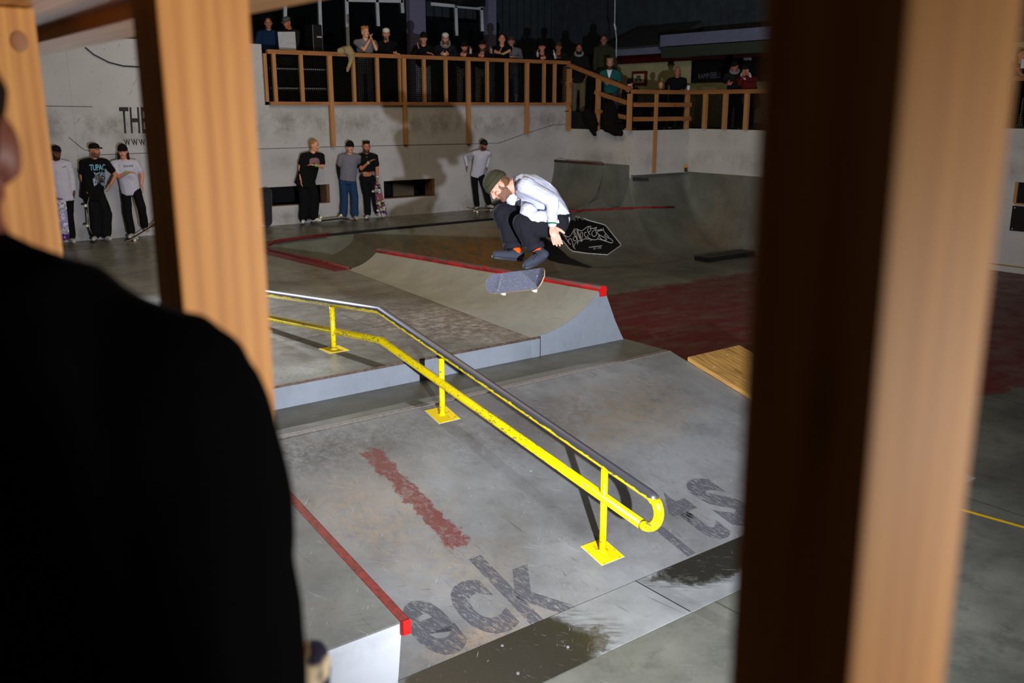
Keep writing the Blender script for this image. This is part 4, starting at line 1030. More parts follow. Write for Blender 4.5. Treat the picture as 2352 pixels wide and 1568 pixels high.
DEF = dict(head=(0, -.02, 1.635), pelvis=(0, 0, .95), knR=(.105, -.02, .50), anR=(.115, .0, .085), knL=(-.105, -.02, .50), anL=(-.115, .0, .085),
           elR=(.265, .02, 1.14), wrR=(.25, -.05, .89), elL=(-.265, .02, 1.14), wrL=(-.25, -.05, .89))
RAIL = dict(elR=(.25, -.30, 1.12), wrR=(.09, -.42, 1.14), elL=(-.25, -.30, 1.12), wrL=(-.09, -.42, 1.14), head=(0, -.22, 1.53), pelvis=(0, .04, .93))
def person(label, O, h=1.78, J=None, shirt=(30, 30, 30), sleeve='long', pants=(20, 20, 22), shoes=(190, 190, 190), hatk=None, hairk=('short', (50, 36, 26)), skin=(196, 146, 120),
           beard=None, face=(0, -1, -.05), up=(0, 0, 1), bag=1.0, hood=None, group=None, vox=.011, hem=.86, curl=.4, shx=.19, wristband=None, cat='person', undershirt=None):
    O = V(O); B = V((O.x, O.y, 0)).normalized(); R_ = V((B.y, -B.x, 0)); k = h / 1.78
    def W(j):
        if abs(j[0]) > 5:
            d = ray(j[0], j[1]); P0 = O + B * j[2]; t_ = (P0 - C0).dot(B) / d.dot(B); return C0 + d * t_
        return O + (R_ * j[0] + B * j[1] + ZU * j[2]) * k
    D_ = lambda a: (R_ * a[0] + B * a[1] + ZU * a[2])
    jj = dict(DEF); jj.update(J or {}); G_ = {n: W(v) for n, v in jj.items()}
    t = empty('person', tuple(O), 0, label, cat, group)
    f, u, r = fr(D_(face), D_(up)); hd = G_['head']; pel = G_['pelvis']
    neck = hd - u * .145 * k - f * .02 * k; sp = (neck - pel).normalized(); lat = R_
    if 'lat' in (J or {}): pass
    shc = neck - sp * .055 * k; chest = neck - sp * .18 * k
    sw_ = shx * k; shR = G_.get('shR', shc + lat * sw_ - sp * .02); shL = G_.get('shL', shc - lat * sw_ - sp * .02)
    hpR = pel + lat * .09 * k - sp * .02; hpL = pel - lat * .09 * k - sp * .02
    mb = MB(); head_prims(mb, hd, f, u, r, k, neck, chest)
    mb.cap(chest, pel, .09 * k, .09 * k); mb.cap(shL, shR, .045 * k, .045 * k)
    for s, sh, hp in (('R', shR, hpR), ('L', shL, hpL)):
        e, w_ = G_['el' + s], G_['wr' + s]; mb.cap(sh, e, .05 * k, .040 * k); mb.cap(e, w_, .040 * k, .027 * k)
        hdn = D_(J['hd' + s]) if J and 'hd' + s in J else ((w_ - e).normalized() + V((0, 0, -.2)))
        pn = -lat if s == 'R' else lat
        if abs(hdn.normalized().dot(pn)) > .8: pn = V((0, 0, -1))
        hand_prims(mb, w_, hdn, pn, -B, k, curl, .0115)
        mb.cap(hp, G_['kn' + s], .07 * k, .055 * k); mb.cap(G_['kn' + s], G_['an' + s], .05 * k, .036 * k)
    b = blob(mb, vox, 'body', SKIN(*skin), t, 2); b.data.transform(Matrix.Translation(-t.location))
    face_parts(t, hd, f, u, r, k)
    # shirt
    fwd = sp.cross(lat) if sp.cross(lat).dot(B) < 0 else -sp.cross(lat)
    mb = MB(); hemz = pel - sp * (.95 - hem) * k
    bg = 1 + (bag - 1) * .35
    mb.loft([ring(hemz, sp, lat, .185 * k * bg, .142 * k), ring(pel + sp * .05 * k, sp, lat, .178 * k * bg, .138 * k), ring(pel.lerp(chest, .6), sp, lat, .180 * k * bg, .132 * k), ring(chest, sp, lat, .190 * k, .135 * k),
             ring(shc, sp, lat, .175 * k, .10 * k), ring(neck - sp * .025 * k, sp, lat, .085 * k, .08 * k)])
    mb.cap(shL, shR, .068 * k, .068 * k)
    for q_ in (shL, shR): mb.cap(neck.lerp(shc, .75), q_, .072 * k, .066 * k)
    cf = .62 if sleeve == 'short' else 1.0
    for sh, e, w_ in ((shR, G_['elR'], G_['wrR']), (shL, G_['elL'], G_['wrL'])):
        if sleeve == 'none': mb.cap(sh, sh.lerp(e, .2), .06 * k, .06 * k); continue
        mb.cap(sh, sh.lerp(e, cf), .066 * k, (.066 if sleeve == 'short' else .054) * k)
        if sleeve == 'long': mb.cap(e, e.lerp(w_, .93), .054 * k, .040 * k)
    o = blob(mb, .014, 'shirt', CL(*shirt), t, 3, .012 * k, 6, random.random() * 9); o.data.transform(Matrix.Translation(-t.location)); sh_o = o
    # trousers
    mb = MB(); mb.loft([ring(pel + sp * .04 * k, sp, lat, .150 * k, .110 * k), ring(pel - ZU * .05 * k, ZU, lat, .158 * k, .120 * k), ring(pel - ZU * .12 * k, ZU, lat, .15 * k, .115 * k)])
    for s, hp in (('R', hpR), ('L', hpL)):
        kn, an = G_['kn' + s], G_['an' + s]
        mb.cap(hp, kn, .098 * k, .082 * k * bag); mb.cap(kn, kn.lerp(an, .90), .080 * k * bag, .078 * k * bag)
    o = blob(mb, .014, 'trousers', CL(*pants), t, 3, .018 * k, 5, random.random() * 9); o.data.transform(Matrix.Translation(-t.location))
    for s in 'RL':
        an = G_['an' + s]; td = D_(J['toe' + s]) if J and 'toe' + s in J else (-B + lat * (.25 if s == 'R' else -.25)); td.z = td.z if abs(td.z) > .3 else 0; td.normalize()
        sm_ = MB(); base = an - V((0, 0, .038 * k)); sm_.cap(base - td * .05 * k, base + td * .05 * k, .042 * k, .045 * k); sm_.cap(base + td * .05 * k, base + td * .15 * k - V((0, 0, .006)), .045 * k, .036 * k); sm_.cap(an, base, .045 * k, .045 * k)
        o = blob(sm_, .010, 'shoe', CL(*shoes), t, 2)
        zmin = an.z - .083 * k
        if abs(td.z) < .3:
            for v in o.data.vertices: v.co.z = max(v.co.z, zmin)
        o.data.transform(Matrix.Translation(-t.location))
    if hatk: hat(t, hatk[0], hatk[1], hd, f, u, r, k)
    if hairk: hair(t, hairk[0], hairk[1], hd, f, u, r, k)
    if beard: shell(t, b, hd, f, u, r, k, beard_area, .004 * k, 'beard', CL(*beard))
    if hood:
        mb = MB(); mb.tube([neck + (lat * .10 * math.cos(a) + fwd * .09 * math.sin(a)) * k + sp * (.03 - .05 * math.sin(a)) * k for a in [i * math.pi / 7 for i in range(15)]], .035 * k, 8)
        o = blob(mb, .012, 'hood', CL(*hood), t, 2, .012, 12); o.data.transform(Matrix.Translation(-t.location))
    if wristband:
        for s, c_ in wristband:
            e, w_ = G_['el' + s], G_['wr' + s]; a = (w_ - e).normalized()
            MB().tube([w_ - a * .035, w_ - a * .012], .034 * k, 12).build('wristband', plain('wristband', srgb(*c_), .5), t, loc=t.location)
    t_data[t.name] = dict(G=G_, neck=neck, chest=chest, shirt=sh_o, B=B, R=R_, k=k, hd=hd, sp=sp)
    return t
t_data = {}
def chest_text(t, s, q, mat, name='shirt_print', bold=.01):
    so_ = t_data[t.name]['shirt']; bv = BVHTree.FromPolygons([v.co + t.location for v in so_.data.vertices], [tuple(p.vertices) for p in so_.data.polygons])
    P = [C0 + ray(x, y).normalized() * ((t.location - C0).length * .95) for x, y in q]
    o = text_quad(s, P, name, mat, None, .006, bold, 1, bv, ray(*q[0]).normalized(), True); o.parent = so_; o.data.transform(Matrix.Translation(-t.location)); return o
def chest_patch(t, P, mat, name='shirt_print', step=.7):
    so_ = t_data[t.name]['shirt']; bv = BVHTree.FromPolygons([v.co + t.location for v in so_.data.vertices], [tuple(p.vertices) for p in so_.data.polygons])
    xs = [p[0] for p in P]; ys = [p[1] for p in P]; x0, y0_ = min(xs), min(ys); vid = {}; mb = MB(); fs = []
    def g(i, j):
        if (i, j) not in vid:
            d = ray(x0 + i * step, y0_ + j * step).normalized(); h = bv.ray_cast(C0, d)
            if h[0] is None: return None
            vid[(i, j)] = len(mb.v); mb.v.append(h[0] - d * .006)
        return vid[(i, j)]
    for i in range(int((max(xs) - x0) / step) + 1):
        for j in range(int((max(ys) - y0_) / step) + 1):
            if inpoly(x0 + (i + .5) * step, y0_ + (j + .5) * step, P):
                q = [g(i, j), g(i + 1, j), g(i + 1, j + 1), g(i, j + 1)]
                if None not in q: fs.append(tuple(q))
    mb.f = fs
    o = MB(); o.v = mb.v; o.f = fs; ob = o.build(name, mat, so_, loc=t.location); return ob

# skateboard ------------------------------------------------------------------
def board_half(x, L_=.40, wd=.103):
    a = abs(x); s = L_ - wd
    return wd if a < s else wd * math.sqrt(max(0, 1 - ((a - s) / wd) ** 2))
def board_z(x): a = abs(x); return max(0, a - .28) * .34
def skateboard(label, c, ax, n, grip, under, wheel=(230, 226, 205), size=1.0, grp=None, speck=False, mats=None):
    ax = V(ax).normalized(); n = V(n); n = (n - ax * n.dot(ax)).normalized(); s = n.cross(ax)
    t = empty('skateboard', tuple(c), 0, label, 'skateboard', grp or ('skateboards by the far wall' if c[1] > 12 else None)); A = AM(ax, s, n)
    def T(mb): mb.v = [A @ (V(v) * size) for v in mb.v]; return mb
    xs = [-.399, -.395, -.385, -.37, -.35, -.32, -.297, -.27, -.2, -.1, 0, .1, .2, .27, .297, .32, .35, .37, .385, .395, .399]
    def slab(z0, z1, sh=0.0):
        mb = MB(); rows = []
        for x in xs:
            hw = max(board_half(x) - sh, .004); zz = board_z(x)
            for q in (-1, -.8, -.4, 0, .4, .8, 1): rows.append((x, q * hw, zz + z0 + abs(q) ** 2 * .006))
            for q in (1, .8, .4, 0, -.4, -.8, -1): rows.append((x, q * hw, zz + z1 + abs(q) ** 2 * .006))
        m = 14; n_ = len(xs)
        mb.add(rows, [(i * m + j, i * m + (j + 1) % m, (i + 1) * m + (j + 1) % m, (i + 1) * m + j) for i in range(n_ - 1) for j in range(m)] + [tuple(range(m)), tuple(range((n_ - 1) * m, n_ * m))]); return mb
    T(slab(-.011, 0)).build('deck', under, t)
    T(slab(0.0003, .0018, .0015)).build('grip_tape', grip, t)
    for sx in (-1, 1):
        x = .215 * sx
        tr = T(MB().box((x - .035, -.027, -.020), (x + .035, .027, -.011)).cap((x + .01 * -sx, 0, -.02), (x, 0, -.045), .016, .014).tube([(x, -.055, -.047), (x, .055, -.047)], .012, 10).tube([(x, -.108, -.047), (x, .108, -.047)], .004, 8)).build('truck', M_['silver'], t)
        for sy in (-1, 1): T(MB().tube([(x, sy * .070, -.047), (x, sy * .074, -.047), (x, sy * .098, -.047), (x, sy * .102, -.047)], .026, 16, True, [.021, .026, .026, .021])).build('wheel', plain('wheel_%d' % wheel[2], srgb(*wheel), .4), t, True)
    if speck:
        sp_ = T(MB()); random.seed(3)
        for i in range(150):
            x = random.uniform(-.38, .38); y = random.uniform(-1, 1) * board_half(x) * .95; q = random.choice([.0012, .0016, .0022]); 
            sp_.ell((x, y, board_z(x) + .0025 + (y / board_half(x)) ** 2 * .006), (q, q, .0006), None, 5, 4)
        for i in range(60):
            y = random.uniform(-1, 1) * .09; x = -.235 + random.gauss(0, .008); sp_.ell((x, y, .003 + (y / .103) ** 2 * .006), (.0016, .0016, .0006), None, 5, 4)
        sp_.ell((.26, .03, .004), (.006, .006, .001), None, 6, 4)
        T(sp_).build('white_speckle', M_['whiteline'], t)
    return t
GRIP = plain('black_grip_tape', srgb(46, 46, 50), .9, .2, 0, .2, 60)
GRIPL = plain('dusty_grip_tape', srgb(112, 114, 132), .95, .2, 0, .15, 60)
MAPLE = plain('maple_underside', srgb(190, 160, 120), .5, .4)
def artmat(name, cols):
    n = NT(name); v = n.n('ShaderNodeTexVoronoi'); v.inputs['Scale'].default_value = 9; n.l(n.co(), v.inputs[0])
    r_ = n.n('ShaderNodeValToRGB'); r_.color_ramp.interpolation = 'CONSTANT'; n.l(n.math('FRACT', n.math('MULTIPLY', n.noise(7, 2, .5, None, 1.0), 3.0)), r_.inputs[0])
    e = r_.color_ramp.elements; e[0].color = srgb(*cols[0]); e[1].color = srgb(*cols[-1]); e[1].position = .85
    for i, c in enumerate(cols[1:-1]): q = e.new((i + 1) / len(cols)); q.color = srgb(*c)
    return n.out(r_.outputs[0], .35, .5)

# ---- the skater ------------------------------------------------------------
SD = 8.6
def Sp(x, y, b=0.0): return Pd(x, y, SD + b)
t = empty('person', tuple(Sp(1230, 620)), 0, 'skater in white long sleeve shirt and olive beanie crouching in mid air', 'person')
PXM = SD / F
hd = Sp(1147, 428, -.02); f = (-RT * .62 - UU * .76 - DD * .14); u = (-RT * .76 + UU * .64); f, u, r = fr(f, u)
neck = Sp(1185, 424, 0); chest = Sp(1215, 440, .02); k = 1.08
shN = Sp(1207, 428, -.17); shF = Sp(1192, 436, .18); elN = Sp(1268, 460, -.24); wrN = Sp(1268, 520, -.26); elF = Sp(1186, 486, .30); wrF = Sp(1235, 480, .30)
pel = Sp(1280, 500, .02); hpN = Sp(1282, 510, -.09); hpF = Sp(1272, 502, .12)
knN = Sp(1200, 513, -.17); knF = Sp(1156, 493, .10); anN = Sp(1236, 580, -.12); anF = Sp(1185, 578, .14)
mb = MB(); head_prims(mb, hd, f, u, r, k, neck, chest); mb.cap(chest, pel, .10, .10); mb.cap(shN, shF, .05, .05)
for sh, e, w_ in ((shN, elN, wrN), (shF, elF, wrF)): mb.cap(sh, e, .05, .042); mb.cap(e, w_, .042, .029)
hand_prims(mb, wrN, (RT * .30 - UU * .95), (RT * .25 - DD * .9), RT * .9 + UU * .3, 1.16, .10, .0100)
hand_prims(mb, wrF, RT, -UU, DD, 1.0, .4, .0095)
for a, b_, c_ in ((hpN, knN, anN), (hpF, knF, anF)): mb.cap(a, b_, .075, .058); mb.cap(b_, c_, .055, .038)
b = blob(mb, .0050, 'body', SKIN(222, 168, 146), t, 4); b.data.transform(Matrix.Translation(-t.location)); face_parts(t, hd, f, u, r, k, .4)
# shirt
mb = MB()
def rg(x, y, tx, ty, rp, rd, dd=0.0): return ring(Sp(x, y, dd), (RT * tx - UU * ty), DD, rd, rp, 24)
mb.loft([rg(1281, 509, .25, 1.0, .118, .185, .02), rg(1276, 496, .35, 1.0, .135, .195), rg(1262, 474, .55, .9, .142, .20), rg(1242, 450, .75, .65, .145, .205), rg(1218, 434, .92, .35, .138, .20), rg(1197, 427, 1, .1, .115, .165), rg(1184, 426, 1, -.05, .078, .085)])
mb.cap(Sp(1215, 468, -.02), Sp(1226, 496, -.04), .085, .075); mb.cap(Sp(1205, 455, .1), Sp(1222, 492, .05), .08, .09); mb.cap(Sp(1226, 498, -.04), Sp(1262, 500, -.06), .062, .08)
mb.cap(shN, shN.lerp(elN, .5), .080, .074); mb.cap(shN.lerp(elN, .5), elN, .074, .066); mb.cap(elN, wrN.lerp(elN, .10), .064, .045)
mb.cap(shF, elF, .08, .062); mb.cap(elF, wrF, .06, .045); mb.cap(Sp(1172, 452, .12), Sp(1184, 474, .16), .055, .06)
mb.cap(Sp(1290, 492, -.06), Sp(1296, 503, -.06), .075, .060); mb.cap(Sp(1214, 486, -.17), Sp(1224, 498, -.21), .085, .058); mb.cap(Sp(1224, 499, -.21), Sp(1264, 498, -.20), .056, .062)
o = blob(mb, .0085, 'shirt', None, t, 3)
from mathutils import kdtree
o.data.update(); nn = [v.normal.copy() for v in o.data.vertices]
for v, n_ in zip(o.data.vertices, nn):
    p = v.co; q = V((p.dot(RT) * 5 + p.dot(UU) * 8, p.dot(UU) * 1.6 - p.dot(RT) * 2, p.dot(DD) * 3))
    h_ = 1 - abs(noise.noise(q * 1.1)) * 2.2; h2 = 1 - abs(noise.noise(q * 2.3 + V((5, 1, 2)))) * 2.2
    v.co += n_ * (.009 * max(h_, 0) ** 2 + .004 * max(h2, 0) ** 2 - .004)
o.data.update()
shm = cloth('white_shirt_cotton', srgb(206, 208, 226)); o.data.materials.append(shm); o.data.transform(Matrix.Translation(-t.location)); shirt_o = o
MB().tube([Sp(1183 + 3 * math.sin(a), 424 + 19 * math.sin(a), .078 * math.cos(a)) for a in [i * 2 * math.pi / 16 for i in range(17)]], .010, 8).build('collar', CL(96, 90, 104), shirt_o, True, loc=t.location)
av = (wrN - elN).normalized()
MB().tube([wrN - av * .030, wrN - av * .018], .047, 18).build('cuff_trim', CL(30, 110, 60), shirt_o, True, loc=t.location)
MB().bar(Sp(1281, 505, -.225), Sp(1283, 512, -.22), .012, .016).build('hem_label', M_['frame'], shirt_o, loc=t.location)
# trousers
mb = MB()
mb.loft([rg(1276, 494, .6, .7, .13, .17), rg(1287, 510, .5, .9, .13, .175), rg(1283, 522, -.5, 1, .085, .14)])
mb.cap(hpN, knN, .115, .098); mb.cap(hpN, Sp(1240, 522, -.12), .115, .10); mb.cap(knN, Sp(1213, 545, -.15), .098, .088); mb.cap(Sp(1213, 545, -.15), Sp(1225, 562, -.13), .088, .080)
mb.cap(hpF, knF, .115, .098); mb.cap(knF, Sp(1166, 530, .11), .095, .085); mb.cap(Sp(1166, 530, .11), Sp(1174, 560, .13), .085, .080)
o = blob(mb, .0095, 'trousers', CL(30, 29, 36), t, 3, .03, 5, 2); o.data.transform(Matrix.Translation(-t.location))
for (x, y, b_, tx, ty) in ((1228, 565, -.13, .3, 1), (1176, 563, .13, .12, 1)):
    rr_ = [rg(x - tx * 6, y - 6, tx, ty, .083, .083, b_), rg(x - tx * 6, y - 5, tx, ty, .090, .09, b_), rg(x + tx * 6, y + 7, tx, ty, .090, .088, b_), rg(x + tx * 6, y + 8, tx, ty, .082, .08, b_)]
    MB().loft(rr_).build('rolled_cuff', CL(34, 33, 42), t, True, loc=t.location)
MB().tube([Sp(1231, 568, -.13), Sp(1241, 588, -.12)], .045, 14, True, [.05, .046]).build('sock', CL(240, 84, 10), t, True, loc=t.location)
MB().tube([Sp(1180, 566, .13), Sp(1189, 586, .13)], .045, 14, True, [.052, .048]).build('sock', CL(240, 84, 10), t, True, loc=t.location)
def shoe(heel, toe, ank, upv, lab):
    d = (toe - heel).normalized(); upv = V(upv); upv = (upv - d * upv.dot(d)).normalized(); s = d.cross(upv); A = AM(d, s, upv); L_ = (toe - heel).length + .06
    c = (toe + heel) / 2
    def sole(z0, z1, g):
        rr = []
        for z in (z0, z1):
            rr.append([c + d * (L_ / 2 * math.cos(a)) * (1 + g) + s * ((.043 + .006 * math.cos(a)) * math.copysign(abs(math.sin(a)) ** .75, math.sin(a)) * (1 + g)) + upv * z for a in [i * 2 * math.pi / 28 for i in range(28)]])
        return MB().loft(rr)
    mb = MB(); mb.cap(heel + upv * .025, heel + d * .12 + upv * .022, .042, .044); mb.cap(heel + d * .12 + upv * .02, toe + upv * .012 - d * .005, .044, .034); mb.cap(heel + upv * .03 + d * .01, ank, .044, .050); mb.cap(heel + d * .09 + upv * .03, ank + d * .02, .042, .046)
    o = blob(mb, .007, 'shoe', CL(58, 62, 74), t, 2)
    for v in o.data.vertices:
        h_ = (v.co - c).dot(upv)
        if h_ < -.012: v.co += upv * (-.012 - h_)
    o.data.transform(Matrix.Translation(-t.location))
    sole(-.03, -.002, .02).build('sole', plain('dark_rubber', srgb(40, 42, 48), .6), o, True, loc=t.location)
    lc = MB()
    for i in range(5):
        p = heel + d * (.105 + .021 * i) + upv * (.078 - .0105 * i); lc.tube([p - s * .026 - upv * .008, p + upv * .006, p + s * .026 - upv * .008], .003, 6)
    lc.build('laces', M_['black'], o, loc=t.location)
shoe(Sp(1250, 588, -.12), Sp(1209, 609, -.22), Sp(1240, 578, -.12), UU * .8 + RT * .4 - DD * .45, 'near')
shoe(Sp(1194, 592, .14), Sp(1138, 587, .02), Sp(1187, 580, .14), UU * .95 - RT * .1 - DD * .3, 'far')
hat(t, 'beanie', (60, 57, 40), hd, f, u, r, 1.12)
hair(t, 'under', (104, 70, 44), hd, f, u, r, 1.08)
shell(t, b, hd, f, u, r, 1.08, beard_area, .003, 'beard', CL(124, 88, 72))
# flipping board
ax = RT * .66 + UU * .03 - DD * .74; n_ = -DD * .62 - RT * .55 + UU * .30
skateboard('skateboard with dusty speckled grip tape flipping in the air under the skater', Sp(1188, 646, -.05), ax, n_, GRIPL, MAPLE, (226, 224, 200), 1.0, None, True)
# ------------------------------------------------------------------ people on the far deck
def feet(px, py, ymax=18.18):
    p = Pz(px, py, Z2); y = min(p.y, ymax); q = Py(px, py, y); return V((q.x, y, Z2))
def hgt(O, top, bot): return (bot - top) * ((V(O) - C0).dot(DD)) / F * 1.0
def sleeves(t, col):
    G_ = t_data[t.name]['G']; mb = MB()
    for s in 'RL':
        e, w_ = G_['el' + s], G_['wr' + s]; sh = t_data[t.name]['shirt']; mb.cap(e + (e - w_).normalized() * .05, e, .05, .052); mb.cap(e, e.lerp(w_, .9), .052, .04)
    o = blob(mb, .012, 'undershirt_sleeves', CL(*col), t, 2, .008, 12); o.data.transform(Matrix.Translation(-t.location))
GF = 'people standing on the far deck'
O = feet(708, 511); pA = person('blond man in black printed t-shirt and baggy black trousers looking right', O, hgt(O, 315, 509),
    dict(head=(722, 334, -.05), elL=(689, 384, -.02), wrL=(691, 412, -.10), elR=(741, 383, -.10), wrR=(724, 379, -.24), hdR=(-1, -.1, .15), knL=(700, 455, 0), anL=(697, 503, .0), knR=(722, 455, 0), anR=(720, 500, -.05), toeR=(1, -.6, 0), toeL=(-.1, -1, 0)),
    (16, 16, 17), 'short', (14, 14, 16), (205, 200, 200), None, ('short', (150, 108, 70)), (205, 150, 120), None, (.85, -.5, -.1), bag=1.35, hem=.80, wristband=[('R', (90, 220, 60))])
chest_patch(pA, [(711, 376), (711, 366), (716, 363), (727, 362), (733, 366), (735, 377), (728, 378), (722, 374), (716, 378)], plain('pink_print', srgb(130, 92, 98), .8))
O = feet(803, 503); pB = person('young man in grey t-shirt over black sleeves, blue jeans and black beanie', O, hgt(O, 318, 501),
    dict(head=(804, 338, -.03), elL=(778, 385, .03), wrL=(782, 413, .0), elR=(822, 378, .12), wrR=(812, 392, .2), knL=(791, 455, 0), anL=(789, 496, 0), knR=(815, 455, 0), anR=(815, 495, 0)),
    (112, 110, 122), 'short', (32, 58, 92), (170, 160, 140), ('beanie', (18, 18, 20)), None, (205, 150, 128), None, (.25, -1, -.05), bag=1.12, hem=.90)
sleeves(pB, (14, 14, 16))
O = feet(848, 501); pC = person('dark haired man lifting his black t-shirt and holding a stickered skateboard', O, hgt(O, 320, 499),
    dict(head=(842, 337, -.03), elR=(866, 388, .0), wrR=(867, 409, -.08), elL=(830, 388, -.08), wrL=(848, 372, -.22), hdL=(.8, -.2, .5), knL=(843, 450, 0), anL=(845, 493, 0), knR=(862, 450, 0), anR=(868, 488, .05)),
    (15, 15, 16), 'short', (15, 15, 17), (185, 178, 170), None, ('curly', (26, 20, 16)), (186, 126, 96), (92, 62, 48), (.1, -1, -.05), hem=1.10, bag=1.02, wristband=[('L', (190, 220, 210)), ('R', (190, 220, 200))])
d_ = t_data[pC.name]; MB().ell(d_['G']['pelvis'].lerp(d_['chest'], .42), (.135, .10, .20)).build('midriff', SKIN(186, 126, 96), pC, True, loc=pC.location)
MB().tube([d_['neck'] + (d_['R'] * .075 * math.cos(a) - d_['B'] * .09 * math.sin(a) - ZU * .075 * max(0, math.sin(a))) for a in [i * math.pi / 8 for i in range(-1, 10)]], .008, 6).build('necklace', M_['frame'], pC, True, loc=pC.location)
O = feet(1110, 480, 18.1); pD = person('man in white long sleeve shirt leaning forward behind the jumping skater', O, hgt(O, 322, 477),
    dict(head=(1111, 333, -.12), pelvis=(1097, 398, .05), elL=(1068, 357, .12), wrL=(1073, 382, .05), hdL=(-.15, -.3, -1), elR=(1124, 360, .02), wrR=(1119, 384, .02), knL=(1092, 435, -.02), anL=(1096, 474, .0), knR=(1114, 432, -.05), anR=(1124, 470, -.1), toeR=(.7, -1, 0)),
    (190, 188, 205), 'long', (14, 14, 16), (176, 172, 168), ('beanie', (30, 30, 24)), None, (150, 96, 74), (76, 50, 38), (.75, -.7, -.25), hem=.86)
O = feet(150, 549); pE = person('man in white long sleeve shirt and black cap at the far left', O, hgt(O, 330, 547),
    dict(head=(129, 350, -.03), elR=(166, 405, .02), wrR=(170, 437, -.02), elL=(118, 405, .02), wrL=(122, 440, -.08), pelvis=(146, 447, 0), knR=(158, 490, 0), anR=(164, 547, 0), knL=(140, 490, 0), anL=(142, 547, 0)),
    (190, 188, 205), 'long', (14, 14, 16), (180, 176, 172), ('cap', (22, 22, 24)), None, (120, 78, 60), (60, 42, 32), (.3, -1, -.1), hem=.83)
O = feet(225, 549); pF = person('man in black band t-shirt and black cap resting a hand on a skateboard', O, hgt(O, 326, 547),
    dict(head=(217, 345, -.03), elL=(188, 408, .02), wrL=(197, 437, -.05), elR=(266, 402, .02), wrR=(254, 424, -.08), hdR=(-.5, -.1, -1), knL=(219, 492, 0), anL=(219, 541, 0), knR=(245, 492, 0), anR=(243, 541, -.04), toeR=(.5, -1, 0)),
    (13, 13, 14), 'short', (15, 17, 19), (176, 172, 168), ('cap', (16, 16, 18)), None, (186, 128, 98), (110, 78, 60), (.8, -.8, 0), hem=.78, bag=1.3, wristband=[('L', (90, 240, 60))])
chest_text(pF, 'TUPAC', [(207, 392), (244, 391), (243, 376), (205, 377)], plain('pale_blue_print', srgb(120, 170, 200), .8), bold=.03)
chest_patch(pF, [(214, 394), (222, 398), (230, 394), (243, 394), (244, 402), (238, 410), (246, 424), (236, 428), (228, 420), (216, 428), (213, 412), (219, 404)], artmat('grey_blue_print', [(20, 24, 30), (60, 84, 110), (130, 150, 170), (24, 26, 30), (84, 74, 60)]))
O = feet(300, 543); pG = person('long haired young man in white t-shirt and black beanie leaning on the wall', O, hgt(O, 326, 541),
    dict(head=(282, 348, -.05), pelvis=(300, 433, .03), elL=(274, 406, -.08), wrL=(293, 396, -.22), hdL=(1, -.3, 0), elR=(327, 402, .0), wrR=(325, 424, -.08), hdR=(.2, -.2, -1), knL=(293, 488, 0), anL=(302, 536, -.05), knR=(325, 478, -.22), anR=(333, 522, -.05)),
    (190, 188, 205), 'short', (14, 14, 16), (176, 172, 168), ('beanie', (18, 18, 20)), ('long', (44, 30, 24)), (205, 150, 128), None, (-.1, -1, -.1), hem=.84, wristband=[('L', (90, 220, 60))])
chest_text(pG, 'kiosq', [(285, 386), (306, 384), (306, 376), (284, 378)], plain('green_print', srgb(30, 74, 70), .8))
chest_patch(pE, [(143, 383.5), (152, 381.5), (152, 382.8), (143, 384.8)], M_['black'], step=.4)

for q_ in (pA, pB, pC, pD, pE, pF, pG): q_['group'] = GF
# skateboards around them
def up_board(label, top, bot, y, grip_face, grip, under, wheel=(226, 220, 190), tilt=0.0):
    a = Py(top[0], top[1], y); b = Py(bot[0], bot[1], y + tilt); ax_ = (a - b); c = (a + b) / 2; sz = ax_.length / .80
    B = V((c.x, c.y, 0)).normalized(); R_ = V((B.y, -B.x, 0))
    n = {'front': -B, 'back': B, 'left': -R_, 'right': R_, 'bl': B * .4 - R_, 'bfr': B * .8 + R_ * .5}.get(grip_face)
    return skateboard(label, c, ax_, n, grip, under, wheel, sz)
up_board('skateboard standing on end against the wall beside the low opening, black grip outward', (612, 430), (614, 519), 18.25, 'front', GRIP, MAPLE)
up_board('skateboard with colourful stickered underside held by the man lifting his shirt', (862, 418), (882, 500), 18.02, 'bfr', GRIP, artmat('sticker_art', [(190, 186, 200), (60, 20, 26), (170, 90, 90), (40, 60, 130), (30, 26, 28), (150, 140, 60), (200, 196, 206)]), tilt=-.1)
up_board('dark skateboard on end under the hand of the man in the black band t-shirt', (200, 452), (207, 537), 17.98, 'right', GRIP, plain('grey_green_ply', srgb(120, 118, 92), .5))
up_board('skateboard with purple graphic held by the man at the far left', (137, 455), (147, 553), 17.95, 'back', GRIP, artmat('purple_art', [(70, 30, 110), (90, 50, 130), (170, 170, 185), (60, 26, 100), (76, 40, 120)]))
p = feet(332, 541, 17.95); R0 = V((.8, -.6, 0))
skateboard('skateboard tilted up under the shoe of the long haired young man', Py(331, 531, 17.85), V((.75, -.45, .5)), V((-.4, .1, .9)), GRIP, MAPLE)
p = Py(757, 500, 18.05); skateboard('upturned skateboard lying by the wall next to the blue jeans', V((p.x, 18.0, Z2 + .10)), V((.95, -.25, .06)), V((.15, -.35, -.9)), plain('dusty_black', srgb(90, 90, 92), .8), plain('grey_ply', srgb(120, 118, 116), .5))
skateboard('skateboard lying on the deck under the leaning man in white', V((Py(1112, 480, 17.85).x, 17.85, Z2 + .077)), V((.97, -.2, 0)), V((0, 0, 1)), GRIP, MAPLE)
skateboard('tipped skateboard beside the feet of the leaning man in white', V((Py(1143, 478, 18.05).x, 18.0, Z2 + .13)), V((.8, .1, .25)), V((-.2, -.75, .6)), GRIP, MAPLE)

